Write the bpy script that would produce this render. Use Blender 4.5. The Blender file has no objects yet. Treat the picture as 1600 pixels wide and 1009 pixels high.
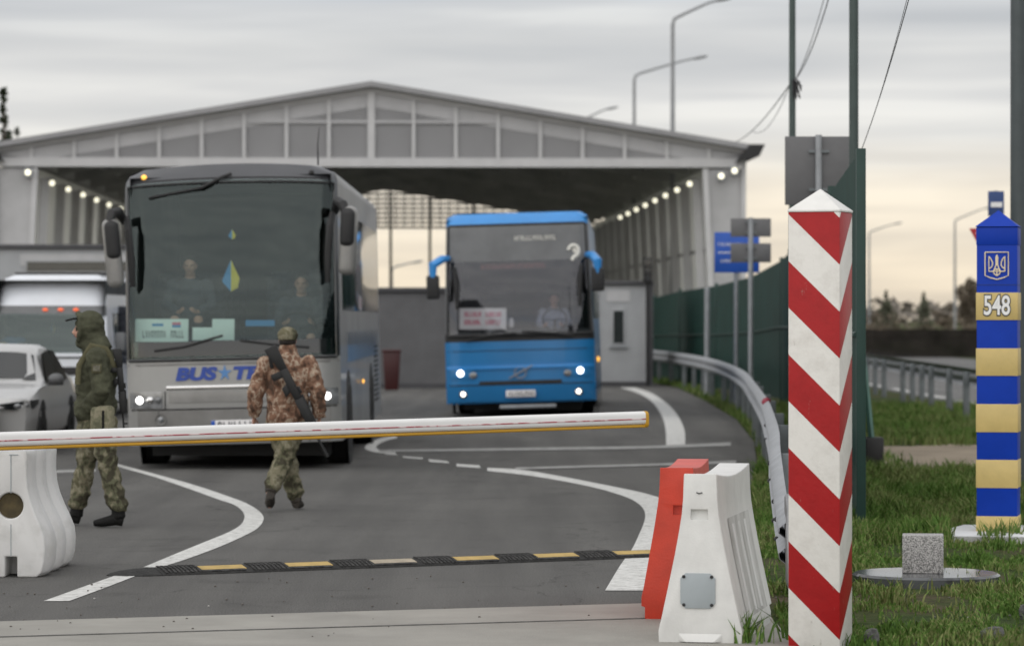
import bpy, bmesh, math, random
import numpy as np
from mathutils import Vector, Matrix, noise
random.seed(7); rng = np.random.default_rng(7)
R = math.radians
scene = bpy.context.scene
COL = scene.collection
# ---- survey of the place: metres, camera eye at the origin of x/y, 1.75 m up, looking along +Y
F, CX, YH, EYE = 5200., 800., 498., 1.75
def X(px, d): return (px-CX)*d/F
def Z(py, d): return EYE+(YH-py)*d/F
def G(px, py):
    d = F*EYE/(py-YH); return ((px-CX)*d/F, d)

# =====================================================================  materials
def nodes(name):
    m = bpy.data.materials.new(name); m.use_nodes = True
    nt = m.node_tree; b = nt.nodes['Principled BSDF']
    return m, nt, b
def N(nt, t, **kw):
    n = nt.nodes.new(t)
    for k, v in kw.items():
        if k.startswith('i_'):
            n.inputs[k[2:].replace('_', ' ')].default_value = v
        else: setattr(n, k, v)
    return n
def ramp(nt, stops, interp='LINEAR'):
    r = nt.nodes.new('ShaderNodeValToRGB'); cr = r.color_ramp; cr.interpolation = interp
    while len(cr.elements) < len(stops): cr.elements.new(0.5)
    for e, (p, c) in zip(cr.elements, stops):
        e.position = p; e.color = (*c, 1) if len(c) == 3 else c
    return r
def surf(name, col, rough=.5, metal=0, var=.12, scale=3, bump=0, bscale=60, col2=None, detail=5, coat=0, stretch=(1,1,1), spec=.5, thr=(.35,.65)):
    m, nt, b = nodes(name); L = nt.links
    tc = N(nt, 'ShaderNodeTexCoord'); mp = N(nt, 'ShaderNodeMapping'); mp.inputs['Scale'].default_value = stretch
    L.new(tc.outputs['Object'], mp.inputs['Vector'])
    nz = N(nt, 'ShaderNodeTexNoise', i_Scale=scale, i_Detail=detail, i_Roughness=.6)
    L.new(mp.outputs[0], nz.inputs['Vector'])
    c2 = col2 if col2 else tuple(max(0, c*(1-2*var)) for c in col)
    rp = ramp(nt, [(thr[0], c2), (thr[1], col)]); L.new(nz.outputs['Fac'], rp.inputs[0])
    L.new(rp.outputs[0], b.inputs['Base Color'])
    b.inputs['Roughness'].default_value = rough; b.inputs['Metallic'].default_value = metal
    b.inputs['Coat Weight'].default_value = coat; b.inputs['Coat Roughness'].default_value = .08
    b.inputs['Specular IOR Level'].default_value = spec
    if bump:
        n2 = N(nt, 'ShaderNodeTexNoise', i_Scale=bscale, i_Detail=4)
        L.new(mp.outputs[0], n2.inputs['Vector'])
        bp = N(nt, 'ShaderNodeBump', i_Strength=bump, i_Distance=.02); L.new(n2.outputs['Fac'], bp.inputs['Height'])
        L.new(bp.outputs[0], b.inputs['Normal'])
    return m
def sheet_mat(name, col, tr):
    m, nt, b = nodes(name); L = nt.links
    out = [n for n in nt.nodes if n.type == 'OUTPUT_MATERIAL'][0]
    tc = N(nt, 'ShaderNodeTexCoord'); nz = N(nt, 'ShaderNodeTexNoise', i_Scale=.7, i_Detail=4); L.new(tc.outputs['Object'], nz.inputs['Vector'])
    rp = ramp(nt, [(.3, tuple(c*.85 for c in col)), (.7, col)]); L.new(nz.outputs['Fac'], rp.inputs[0]); L.new(rp.outputs[0], b.inputs['Base Color'])
    b.inputs['Roughness'].default_value = .5; t = N(nt, 'ShaderNodeBsdfTranslucent'); t.inputs[0].default_value = (*[c*1.1 for c in col], 1)
    mx = N(nt, 'ShaderNodeMixShader'); mx.inputs[0].default_value = tr; L.new(b.outputs[0], mx.inputs[1]); L.new(t.outputs[0], mx.inputs[2]); L.new(mx.outputs[0], out.inputs[0])
    return m
def emit(name, col, s, rough=.2):
    m, nt, b = nodes(name); b.inputs['Base Color'].default_value = (*col, 1); b.inputs['Roughness'].default_value = rough
    b.inputs['Emission Color'].default_value = (*col, 1); b.inputs['Emission Strength'].default_value = s
    return m
def glass(name, tint, refl, rough=.02, gl=(.82,.95,.93)):
    m, nt, b = nodes(name); L = nt.links; nt.nodes.remove(b)
    out = [n for n in nt.nodes if n.type == 'OUTPUT_MATERIAL'][0]
    t = N(nt, 'ShaderNodeBsdfTransparent'); t.inputs[0].default_value = (*tint, 1)
    g = N(nt, 'ShaderNodeBsdfGlossy'); g.inputs['Color'].default_value = (*gl,1); g.inputs['Roughness'].default_value = rough
    tc = N(nt, 'ShaderNodeTexCoord')
    nz = N(nt, 'ShaderNodeTexNoise', i_Scale=1.2, i_Detail=3); L.new(tc.outputs['Object'], nz.inputs['Vector'])
    bp = N(nt, 'ShaderNodeBump', i_Strength=.05, i_Distance=.05); L.new(nz.outputs['Fac'], bp.inputs['Height'])
    L.new(bp.outputs[0], g.inputs['Normal'])
    fr = N(nt, 'ShaderNodeLayerWeight', i_Blend=.25)
    ma = N(nt, 'ShaderNodeMath', operation='MULTIPLY_ADD'); ma.inputs[1].default_value = .6; ma.inputs[2].default_value = refl
    L.new(fr.outputs['Fresnel'], ma.inputs[0])
    mx = N(nt, 'ShaderNodeMixShader'); L.new(ma.outputs[0], mx.inputs[0]); L.new(t.outputs[0], mx.inputs[1]); L.new(g.outputs[0], mx.inputs[2])
    L.new(mx.outputs[0], out.inputs[0])
    return m
def camo(name, cols, scale=9, stretch=(1,1,.75)):
    m, nt, b = nodes(name); L = nt.links
    tc = N(nt, 'ShaderNodeTexCoord'); mp = N(nt, 'ShaderNodeMapping'); mp.inputs['Scale'].default_value = stretch
    L.new(tc.outputs['Object'], mp.inputs[0])
    nz = N(nt, 'ShaderNodeTexNoise', i_Scale=scale, i_Detail=4, i_Roughness=.62, i_Distortion=.4); L.new(mp.outputs[0], nz.inputs['Vector'])
    k = len(cols); st = [(0 if i == 0 else .36+.28*i/k, c) for i, c in enumerate(cols)]
    rp = ramp(nt, st, 'CONSTANT'); L.new(nz.outputs['Fac'], rp.inputs[0])
    L.new(rp.outputs[0], b.inputs['Base Color'])
    b.inputs['Roughness'].default_value = .9; b.inputs['Specular IOR Level'].default_value = .15
    n2 = N(nt, 'ShaderNodeTexNoise', i_Scale=22, i_Detail=3); L.new(tc.outputs['Object'], n2.inputs['Vector'])
    bp = N(nt, 'ShaderNodeBump', i_Strength=.6, i_Distance=.02); L.new(n2.outputs['Fac'], bp.inputs['Height']); L.new(bp.outputs[0], b.inputs['Normal'])
    return m
M = {}
M['white_plastic'] = surf('white_plastic', (.72,.72,.70), .45, var=.06, scale=6, bump=.08, bscale=90)
M['white_plastic_worn'] = surf('white_plastic_worn', (.70,.70,.69), .45, var=.1, scale=5, bump=.05, bscale=60, col2=(.58,.58,.56), thr=(.3,.5))
M['red_plastic'] = surf('red_plastic', (.60,.045,.018), .42, var=.1, scale=5, bump=.08, bscale=80)
M['plate_grey'] = surf('plate_grey', (.36,.40,.42), .5, var=.05)
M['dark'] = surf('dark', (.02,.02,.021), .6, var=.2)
M['black_gloss'] = surf('black_gloss', (.012,.014,.015), .12, var=.1, coat=.5)
M['rubber'] = surf('rubber', (.032,.032,.031), .85, var=.25, scale=20, bump=.9, bscale=70)
M['tyre'] = surf('tyre', (.018,.018,.018), .8, var=.2, scale=20, bump=.3, bscale=60)
M['panel_yellow'] = surf('panel_yellow', (.52,.36,.11), .6, var=.12, scale=12)
M['panel_faded'] = surf('panel_faded', (.42,.36,.27), .65, var=.15, scale=12)
M['yellow'] = surf('yellow', (.55,.30,.02), .45, var=.08)
M['boom_white'] = surf('boom_white', (.80,.80,.79), .35, var=.03, scale=2)
M['red_line'] = surf('red_line', (.40,.08,.10), .5, scale=9, col2=(.66,.52,.52), thr=(.42,.5))
M['steel'] = surf('steel', (.30,.30,.305), .42, .75, var=.1, scale=4, bump=.05)
M['galv'] = surf('galv', (.36,.375,.395), .55, .4, var=.1, scale=6, bump=.04)
M['galv_dark'] = surf('galv_dark', (.20,.22,.23), .55, .3, var=.12, scale=6)
M['sign_back'] = surf('sign_back', (.15,.15,.155), .6, .2, var=.08)
M['pole_dark'] = surf('pole_dark', (.075,.09,.095), .5, .2, var=.1)
M['pole_green'] = surf('pole_green', (.06,.085,.08), .5, .2, var=.1)
M['lamp_pole'] = surf('lamp_pole', (.30,.31,.32), .5, .3, var=.08)
M['fence_green'] = surf('fence_green', (.009,.043,.034), .55, .0, var=.15, scale=2)
M['brace_green'] = surf('brace_green', (.09,.19,.16), .55, 0, var=.1)
M['ua_blue'] = surf('ua_blue', (.003,.042,.40), .5, var=.06, scale=4, bump=.03, bscale=30, spec=.2)
M['ua_yellow'] = surf('ua_yellow', (.62,.47,.18), .45, var=.06, scale=6, bump=.05, bscale=50)
M['gold'] = surf('gold', (.85,.72,.50), .5, 0, var=.05)
M['num_white'] = surf('num_white', (.85,.85,.85), .5, var=.02)
M['slab_white'] = surf('slab_white', (.74,.75,.77), .6, var=.05, scale=6, bump=.1)
M['slab_side'] = surf('slab_side', (.42,.42,.40), .85, var=.2, scale=12, bump=.4)
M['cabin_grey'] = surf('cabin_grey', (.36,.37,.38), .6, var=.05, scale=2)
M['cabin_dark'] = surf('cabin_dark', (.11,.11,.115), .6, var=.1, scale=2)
M['cabin_frame'] = surf('cabin_frame', (.06,.06,.065), .6, var=.1)
M['gable_sheet'] = sheet_mat('gable_sheet', (.37,.37,.38), .3)
M['gable_white'] = surf('gable_white', (.54,.54,.545), .5, var=.05, scale=2)
M['gable_band'] = surf('gable_band', (.47,.47,.48), .5, var=.08, scale=.8)
M['wall_sheet'] = surf('wall_sheet', (.46,.46,.465), .55, var=.1, scale=1)
M['wall_inner'] = sheet_mat('wall_inner', (.80,.80,.77), .7)
M['side_blue'] = surf('side_blue', (.27,.28,.30), .3, .3, var=.15, scale=1.5, coat=.4)
M['sign_navy'] = surf('sign_navy', (.02,.055,.19), .5, var=.06)
M['roof_dark'] = surf('roof_dark', (.48,.48,.46), .7, var=.15, scale=1)
M['roof_top'] = surf('roof_top', (.30,.30,.31), .5, .3, var=.1, scale=1)
M['lamp_glow'] = emit('lamp_glow', (1,.95,.74), 1.3)
M['head_glow'] = emit('head_glow', (1,.98,.95), 5)
M['fog_glow'] = emit('fog_glow', (1,.95,.85), 3.5)
M['amber_glow'] = emit('amber_glow', (1,.5,.08), 1.3)
M['orange_glow'] = emit('orange_glow', (1,.16,.05), .6)
M['silver'] = surf('silver', (.37,.37,.362), .34, .35, var=.05, scale=1.5, coat=.4)
M['silver_side'] = surf('silver_side', (.31,.31,.31), .48, .2, var=.12, scale=1.2, coat=.15)
M['silver_dirty'] = surf('silver_dirty', (.29,.285,.275), .42, .3, var=.12, scale=3, coat=.3)
M['coach_top'] = surf('coach_top', (.065,.068,.076), .35, .2, var=.06, coat=.4)
M['chrome'] = surf('chrome', (.7,.7,.7), .15, 1, var=.03)
M['glass_front'] = glass('glass_front', (.70,.80,.77), .042)
M['glass_blue_bus'] = glass('glass_blue_bus', (.74,.75,.77), .06, gl=(.93,.94,1))
M['glass_car'] = glass('glass_car', (.30,.33,.33), .08)
M['glass_cab'] = surf('glass_cab', (.03,.035,.035), .1, var=.1, coat=.3)
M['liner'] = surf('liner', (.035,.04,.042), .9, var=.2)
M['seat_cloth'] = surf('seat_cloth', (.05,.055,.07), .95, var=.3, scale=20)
M['lens'] = surf('lens', (.30,.31,.32), .15, .3, var=.3, scale=14, coat=.6)
M['bus_blue'] = surf('bus_blue', (.015,.185,.45), .3, .05, var=.06, scale=1.2, coat=.5)
M['bus_blue_light'] = surf('bus_blue_light', (.03,.26,.66), .3, .05, var=.06, coat=.5)
M['visor_grey'] = surf('visor_grey', (.12,.125,.13), .35, var=.1, coat=.2)
M['letter_blue'] = surf('letter_blue', (.03,.075,.36), .4, var=.1)
M['letter_cyan'] = surf('letter_cyan', (.10,.26,.55), .4, var=.1)
M['paper_mint'] = surf('paper_mint', (.80,.88,.85), .8, var=.05)
M['paper'] = surf('paper', (.82,.80,.80), .8, var=.03)
M['ink'] = surf('ink', (.05,.06,.07), .8, var=.1)
M['ink_pink'] = surf('ink_pink', (.72,.16,.24), .8, var=.1)
M['flag_blue'] = surf('flag_blue', (.05,.28,.60), .8, var=.1)
M['flag_yellow'] = surf('flag_yellow', (.75,.60,.05), .8, var=.1)
M['mark_pale'] = surf('mark_pale', (.75,.74,.68), .6, var=.05)
M['van_white'] = surf('van_white', (.74,.77,.82), .3, var=.03, coat=.4)
M['van_grey'] = surf('van_grey', (.16,.165,.17), .5, var=.1)
M['car_silver'] = surf('car_silver', (.54,.54,.535), .28, .25, var=.03, coat=.6)
M['sign_blue'] = surf('sign_blue', (.012,.09,.46), .5, var=.06)
M['sign_white'] = surf('sign_white', (.8,.8,.8), .5, var=.03)
M['sign_red'] = surf('sign_red', (.42,.02,.03), .5, var=.05)
M['bin_red'] = surf('bin_red', (.05,.008,.008), .5, var=.1)
M['skin'] = surf('skin', (.50,.29,.21), .55, var=.08, scale=14, col2=(.42,.22,.16))
M['lips'] = surf('lips', (.33,.12,.10), .5, var=.1)
M['eye'] = surf('eye', (.02,.015,.012), .2, var=.1)
M['hair'] = surf('hair', (.022,.016,.012), .8, var=.3, scale=30, bump=.6)
M['olive'] = surf('olive', (.085,.088,.058), .9, var=.22, scale=7, bump=.7, bscale=20, spec=.15)
M['olive_light'] = surf('olive_light', (.125,.118,.07), .9, var=.15, scale=10, bump=.5, bscale=30, spec=.15)
M['multicam'] = camo('multicam', [(.055,.05,.034), (.10,.10,.062), (.17,.155,.105), (.22,.205,.145), (.13,.12,.075)], 7)
M['redcamo'] = camo('redcamo', [(.09,.057,.041), (.165,.092,.062), (.245,.145,.098), (.40,.315,.24), (.20,.112,.074)], 11)
M['boot'] = surf('boot', (.009,.0088,.0085), .75, var=.2, spec=.25, scale=20, bump=.4)
M['boot_brown'] = surf('boot_brown', (.05,.042,.034), .75, var=.2, scale=20, bump=.4)
M['gun'] = surf('gun', (.006,.0063,.0066), .55, var=.1)
M['shirt_blue'] = surf('shirt_blue', (.42,.46,.58), .9, var=.1, scale=12, bump=.4, bscale=20)
M['jumper'] = surf('jumper', (.06,.065,.08), .95, var=.2, scale=12)
M['trousers_dark'] = surf('trousers_dark', (.02,.022,.03), .9, var=.2, scale=12)
M['asphalt_crumb'] = surf('asphalt_crumb', (.16,.16,.155), .9, var=.3, scale=20, bump=.5)
M['cable'] = surf('cable', (.03,.03,.032), .7, var=.1)
M['bark'] = surf('bark', (.09,.07,.055), .95, var=.3, scale=14, bump=.8, bscale=30)
def leafm(name, col):
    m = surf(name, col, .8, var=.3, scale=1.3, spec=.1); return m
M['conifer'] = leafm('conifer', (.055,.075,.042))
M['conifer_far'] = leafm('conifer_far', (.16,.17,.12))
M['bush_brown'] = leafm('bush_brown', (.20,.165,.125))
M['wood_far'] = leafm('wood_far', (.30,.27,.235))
M['hedge'] = leafm('hedge', (.030,.026,.023))
def stripes():
    m, nt, b = nodes('red_white_paint'); L = nt.links; S = POST_S
    tc = N(nt, 'ShaderNodeTexCoord'); sp = N(nt, 'ShaderNodeSeparateXYZ'); L.new(tc.outputs['Object'], sp.inputs[0])
    a = N(nt, 'ShaderNodeMath', operation='SUBTRACT'); L.new(sp.outputs['Y'], a.inputs[0]); L.new(sp.outputs['X'], a.inputs[1])   # u - S
    a2 = N(nt, 'ShaderNodeMath', operation='ADD'); L.new(a.outputs[0], a2.inputs[0]); a2.inputs[1].default_value = S
    k = N(nt, 'ShaderNodeMath', operation='MULTIPLY'); L.new(a2.outputs[0], k.inputs[0]); k.inputs[1].default_value = .965
    v = N(nt, 'ShaderNodeMath', operation='SUBTRACT'); L.new(sp.outputs['Z'], v.inputs[0]); L.new(k.outputs[0], v.inputs[1])
    v2 = N(nt, 'ShaderNodeMath', operation='SUBTRACT'); L.new(v.outputs[0], v2.inputs[0]); v2.inputs[1].default_value = STRIPE0-20*.249*2
    d = N(nt, 'ShaderNodeMath', operation='DIVIDE'); L.new(v2.outputs[0], d.inputs[0]); d.inputs[1].default_value = .249*2
    fr = N(nt, 'ShaderNodeMath', operation='FRACT'); L.new(d.outputs[0], fr.inputs[0])
    gt = N(nt, 'ShaderNodeMath', operation='LESS_THAN'); L.new(fr.outputs[0], gt.inputs[0]); gt.inputs[1].default_value = .5
    mx = N(nt, 'ShaderNodeMix', data_type='RGBA'); L.new(gt.outputs[0], mx.inputs[0])
    mx.inputs[6].default_value = (.73,.715,.68,1); mx.inputs[7].default_value = (.36,.012,.014,1); b.inputs['Specular IOR Level'].default_value = .25
    nz = N(nt, 'ShaderNodeTexNoise', i_Scale=9, i_Detail=6, i_Roughness=.7); L.new(tc.outputs['Object'], nz.inputs['Vector'])
    rp = ramp(nt, [(.3,(.86,.85,.84)), (.55,(1,1,1))]); L.new(nz.outputs['Fac'], rp.inputs[0])
    mu = N(nt, 'ShaderNodeMix', data_type='RGBA', blend_type='MULTIPLY'); mu.inputs[0].default_value = 1
    L.new(mx.outputs[2], mu.inputs[6]); L.new(rp.outputs[0], mu.inputs[7])
    ms = N(nt, 'ShaderNodeMapping'); ms.inputs['Scale'].default_value = (16, 16, 5); ms.inputs['Rotation'].default_value = (.3,.5,.2); L.new(tc.outputs['Object'], ms.inputs[0])
    ns = N(nt, 'ShaderNodeTexNoise', i_Scale=1.6, i_Detail=7, i_Roughness=.72); L.new(ms.outputs[0], ns.inputs['Vector'])
    rs = ramp(nt, [(.64,(0,0,0)), (.69,(1,1,1))]); L.new(ns.outputs['Fac'], rs.inputs[0])
    sc_ = N(nt, 'ShaderNodeMath', operation='MULTIPLY'); sc_.inputs[1].default_value = .45; L.new(rs.outputs[0], sc_.inputs[0])
    mc_ = N(nt, 'ShaderNodeMix', data_type='RGBA'); L.new(sc_.outputs[0], mc_.inputs[0]); L.new(mu.outputs[2], mc_.inputs[6]); mc_.inputs[7].default_value = (.30,.27,.23,1); L.new(mc_.outputs[2], b.inputs['Base Color'])
    b.inputs['Roughness'].default_value = .42
    n2 = N(nt, 'ShaderNodeTexNoise', i_Scale=40, i_Detail=3); L.new(tc.outputs['Object'], n2.inputs['Vector'])
    bp = N(nt, 'ShaderNodeBump', i_Strength=.08, i_Distance=.02); L.new(n2.outputs['Fac'], bp.inputs['Height']); L.new(bp.outputs[0], b.inputs['Normal'])
    return m

# =====================================================================  mesh builder
class MB:
    def __init__(s): s.v = []; s.f = []
    def add(s, vs, fs):
        o = len(s.v); s.v += [tuple(v) for v in vs]; s.f += [tuple(i+o for i in f) for f in fs]; return s
    def box(s, c, d, rot=None):
        x, y, z = (k/2 for k in d)
        vs = [Vector((a*x, b*y, e*z)) for a in (-1,1) for b in (-1,1) for e in (-1,1)]
        if rot is not None: vs = [rot @ v for v in vs]
        vs = [v+Vector(c) for v in vs]
        return s.add(vs, [(0,1,3,2),(4,6,7,5),(0,4,5,1),(2,3,7,6),(0,2,6,4),(1,5,7,3)])
    def loft(s, rings, cap=True, close=True):
        n = len(rings[0]); vs = [p for r in rings for p in r]; fs = []
        for i in range(len(rings)-1):
            for j in range(n if close else n-1):
                a = i*n+j; b = i*n+(j+1) % n; fs.append((a, b, b+n, a+n))
        if cap: fs.append(tuple(range(n-1, -1, -1))); fs.append(tuple(range((len(rings)-1)*n, len(rings)*n)))
        return s.add(vs, fs)
    def tube(s, pts, r, n=10, ref=None, cap=True):
        pts = [Vector(p) for p in pts]; rings = []
        if not isinstance(r, (list, tuple)): r = [r]*len(pts)
        prev = None
        for i, p in enumerate(pts):
            t = (pts[min(i+1, len(pts)-1)]-pts[max(i-1, 0)]).normalized()
            if prev is None:
                a = Vector(ref) if ref is not None else (Vector((0,0,1)) if abs(t.z) < .9 else Vector((0,1,0)))
            else: a = prev
            a = (a-t*a.dot(t)).normalized(); b = t.cross(a); prev = a
            ra, rb = r[i] if isinstance(r[i], (list, tuple)) else (r[i], r[i])
            rings.append([p+a*(math.cos(2*math.pi*k/n)*ra)+b*(math.sin(2*math.pi*k/n)*rb) for k in range(n)])
        return s.loft(rings, cap)
    def cyl(s, p, q, r, r2=None, n=14): return s.tube([p, q], [r, r if r2 is None else r2], n)
    def lathe(s, prof, c=(0,0,0), axis='z', n=24):
        rings = []
        for (r, h) in prof:
            ring = []
            for k in range(n):
                a = 2*math.pi*k/n; u, w = r*math.cos(a), r*math.sin(a)
                p = {'z': (u, w, h), 'x': (h, u, w), 'y': (w, h, u)}[axis]
                ring.append((p[0]+c[0], p[1]+c[1], p[2]+c[2]))
            rings.append(ring)
        return s.loft(rings)
    def ell(s, c, r, rot=None, n=14, m=9):
        vs = []; fs = []
        for i in range(m+1):
            th = math.pi*i/m
            for k in range(n):
                a = 2*math.pi*k/n
                v = Vector((r[0]*math.sin(th)*math.cos(a), r[1]*math.sin(th)*math.sin(a), r[2]*math.cos(th)))
                if rot is not None: v = rot @ v
                vs.append(v+Vector(c))
        for i in range(m):
            for k in range(n):
                a = i*n+k; b = i*n+(k+1) % n; fs.append((a, a+n, b+n, b))
        return s.add(vs, fs)
    def prism(s, poly, y0, y1):               # poly in x,z ; extruded along y
        n = len(poly); vs = [(x, y0, z) for x, z in poly]+[(x, y1, z) for x, z in poly]
        fs = [tuple(range(n)), tuple(range(2*n-1, n-1, -1))]+[(i, i+n, (i+1) % n+n, (i+1) % n) for i in range(n)]
        return s.add(vs, fs)
    def slab(s, poly, z0, z1):                # poly in x,y ; extruded along z
        n = len(poly); vs = [(x, y, z0) for x, y in poly]+[(x, y, z1) for x, y in poly]
        fs = [tuple(range(n-1, -1, -1)), tuple(range(n, 2*n))]+[(i, (i+1) % n, (i+1) % n+n, i+n) for i in range(n)]
        return s.add(vs, fs)
    def sheet(s, poly, z): return s.add([(x, y, z) for x, y in poly], [tuple(range(len(poly)))])
    def grid(s, fn, us, vs_):
        nu = len(us); pts = [fn(u, v) for v in vs_ for u in us]; fs = []
        for j in range(len(vs_)-1):
            for i in range(nu-1):
                a = j*nu+i; fs.append((a, a+1, a+nu+1, a+nu))
        return s.add(pts, fs)
    def text(s, body, size, mat, ext=.002, offset=0, shear=0):
        cu = bpy.data.curves.new('t', 'FONT'); cu.body = body; cu.size = size; cu.extrude = ext; cu.offset = offset; cu.shear = shear
        cu.align_x = 'CENTER'; cu.align_y = 'CENTER'; cu.resolution_u = 4
        o = bpy.data.objects.new('t', cu); COL.objects.link(o)
        me = bpy.data.meshes.new_from_object(o.evaluated_get(bpy.context.evaluated_depsgraph_get()))
        s.add([mat @ v.co for v in me.vertices], [tuple(p.vertices) for p in me.polygons])
        bpy.data.objects.remove(o); bpy.data.curves.remove(cu); bpy.data.meshes.remove(me); return s
    def mesh(s, name, weld=True, bevel=0, seg=2, angle=30):
        me = bpy.data.meshes.new(name); me.from_pydata(s.v, [], s.f)
        bm = bmesh.new(); bm.from_mesh(me)
        if weld: bmesh.ops.remove_doubles(bm, verts=bm.verts, dist=1e-5)
        bmesh.ops.recalc_face_normals(bm, faces=bm.faces)
        if bevel:
            es = [e for e in bm.edges if len(e.link_faces) == 2 and e.calc_face_angle(0) > R(angle)]
            bmesh.ops.bevel(bm, geom=es, offset=bevel, segments=seg, profile=.5, affect='EDGES', clamp_overlap=True)
        bm.to_mesh(me); bm.free(); return me
    def build(s, name, mat, parent=None, smooth=True, bevel=0, seg=2, sharp=35, weld=True):
        return link(name, s.mesh(name, weld, bevel, seg), mat, parent, smooth, sharp)
def link(name, me, mat, parent=None, smooth=True, sharp=35):
    me.materials.clear(); me.materials.append(M[mat] if isinstance(mat, str) else mat)
    if smooth:
        me.polygons.foreach_set('use_smooth', [True]*len(me.polygons)); me.set_sharp_from_angle(angle=R(sharp))
    o = bpy.data.objects.new(name, me); COL.objects.link(o)
    if parent: o.parent = parent
    return o
def baked(o, parent=None):                    # replace an object's mesh by its modified mesh
    dg = bpy.context.evaluated_depsgraph_get(); me = bpy.data.meshes.new_from_object(o.evaluated_get(dg))
    o.modifiers.clear(); o.data = me; return o
def empty(name, loc, rz=0, label=None, cat=None, group=None):
    o = bpy.data.objects.new(name, None); COL.objects.link(o); o.location = loc; o.rotation_euler = (0, 0, rz); o.empty_display_size = .2
    if label: o['label'] = label; o['category'] = cat
    if group: o['group'] = group
    return o
def tag(o, label, cat, group=None, kind=None):
    o['label'] = label; o['category'] = cat
    if group: o['group'] = group
    if kind: o['kind'] = kind
    return o
def copy_tree(o, parent=None):
    c = o.copy(); COL.objects.link(c)
    if parent: c.parent = parent
    for ch in list(o.children): copy_tree(ch, c)
    return c
def struct(o): o['kind'] = 'structure'; return o
def facing(x, y, z): return Matrix(((1,0,0,x),(0,0,-1,y),(0,1,0,z),(0,0,0,1)))      # text plane -> upright, read from -Y

# =====================================================================  ground, roads
def soil_material():
    m, nt, b = nodes('soil_grass'); L = nt.links
    tc = N(nt, 'ShaderNodeTexCoord')
    n1 = N(nt, 'ShaderNodeTexNoise', i_Scale=.55, i_Detail=6, i_Roughness=.65); L.new(tc.outputs['Object'], n1.inputs['Vector'])
    n2 = N(nt, 'ShaderNodeTexNoise', i_Scale=14, i_Detail=6, i_Roughness=.7); L.new(tc.outputs['Object'], n2.inputs['Vector'])
    r1 = ramp(nt, [(.38,(.045,.080,.022)), (.52,(.07,.085,.034)), (.64,(.12,.092,.066))]); L.new(n1.outputs['Fac'], r1.inputs[0])
    r2 = ramp(nt, [(.3,(.45,.45,.45)), (.7,(1.25,1.25,1.2))]); L.new(n2.outputs['Fac'], r2.inputs[0])
    mu = N(nt, 'ShaderNodeMix', data_type='RGBA', blend_type='MULTIPLY'); mu.inputs[0].default_value = 1
    L.new(r1.outputs[0], mu.inputs[6]); L.new(r2.outputs[0], mu.inputs[7]); L.new(mu.outputs[2], b.inputs['Base Color'])
    b.inputs['Roughness'].default_value = .95; b.inputs['Specular IOR Level'].default_value = .1
    bp = N(nt, 'ShaderNodeBump', i_Strength=.8, i_Distance=.05); L.new(n2.outputs['Fac'], bp.inputs['Height']); L.new(bp.outputs[0], b.inputs['Normal'])
    return m
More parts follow.
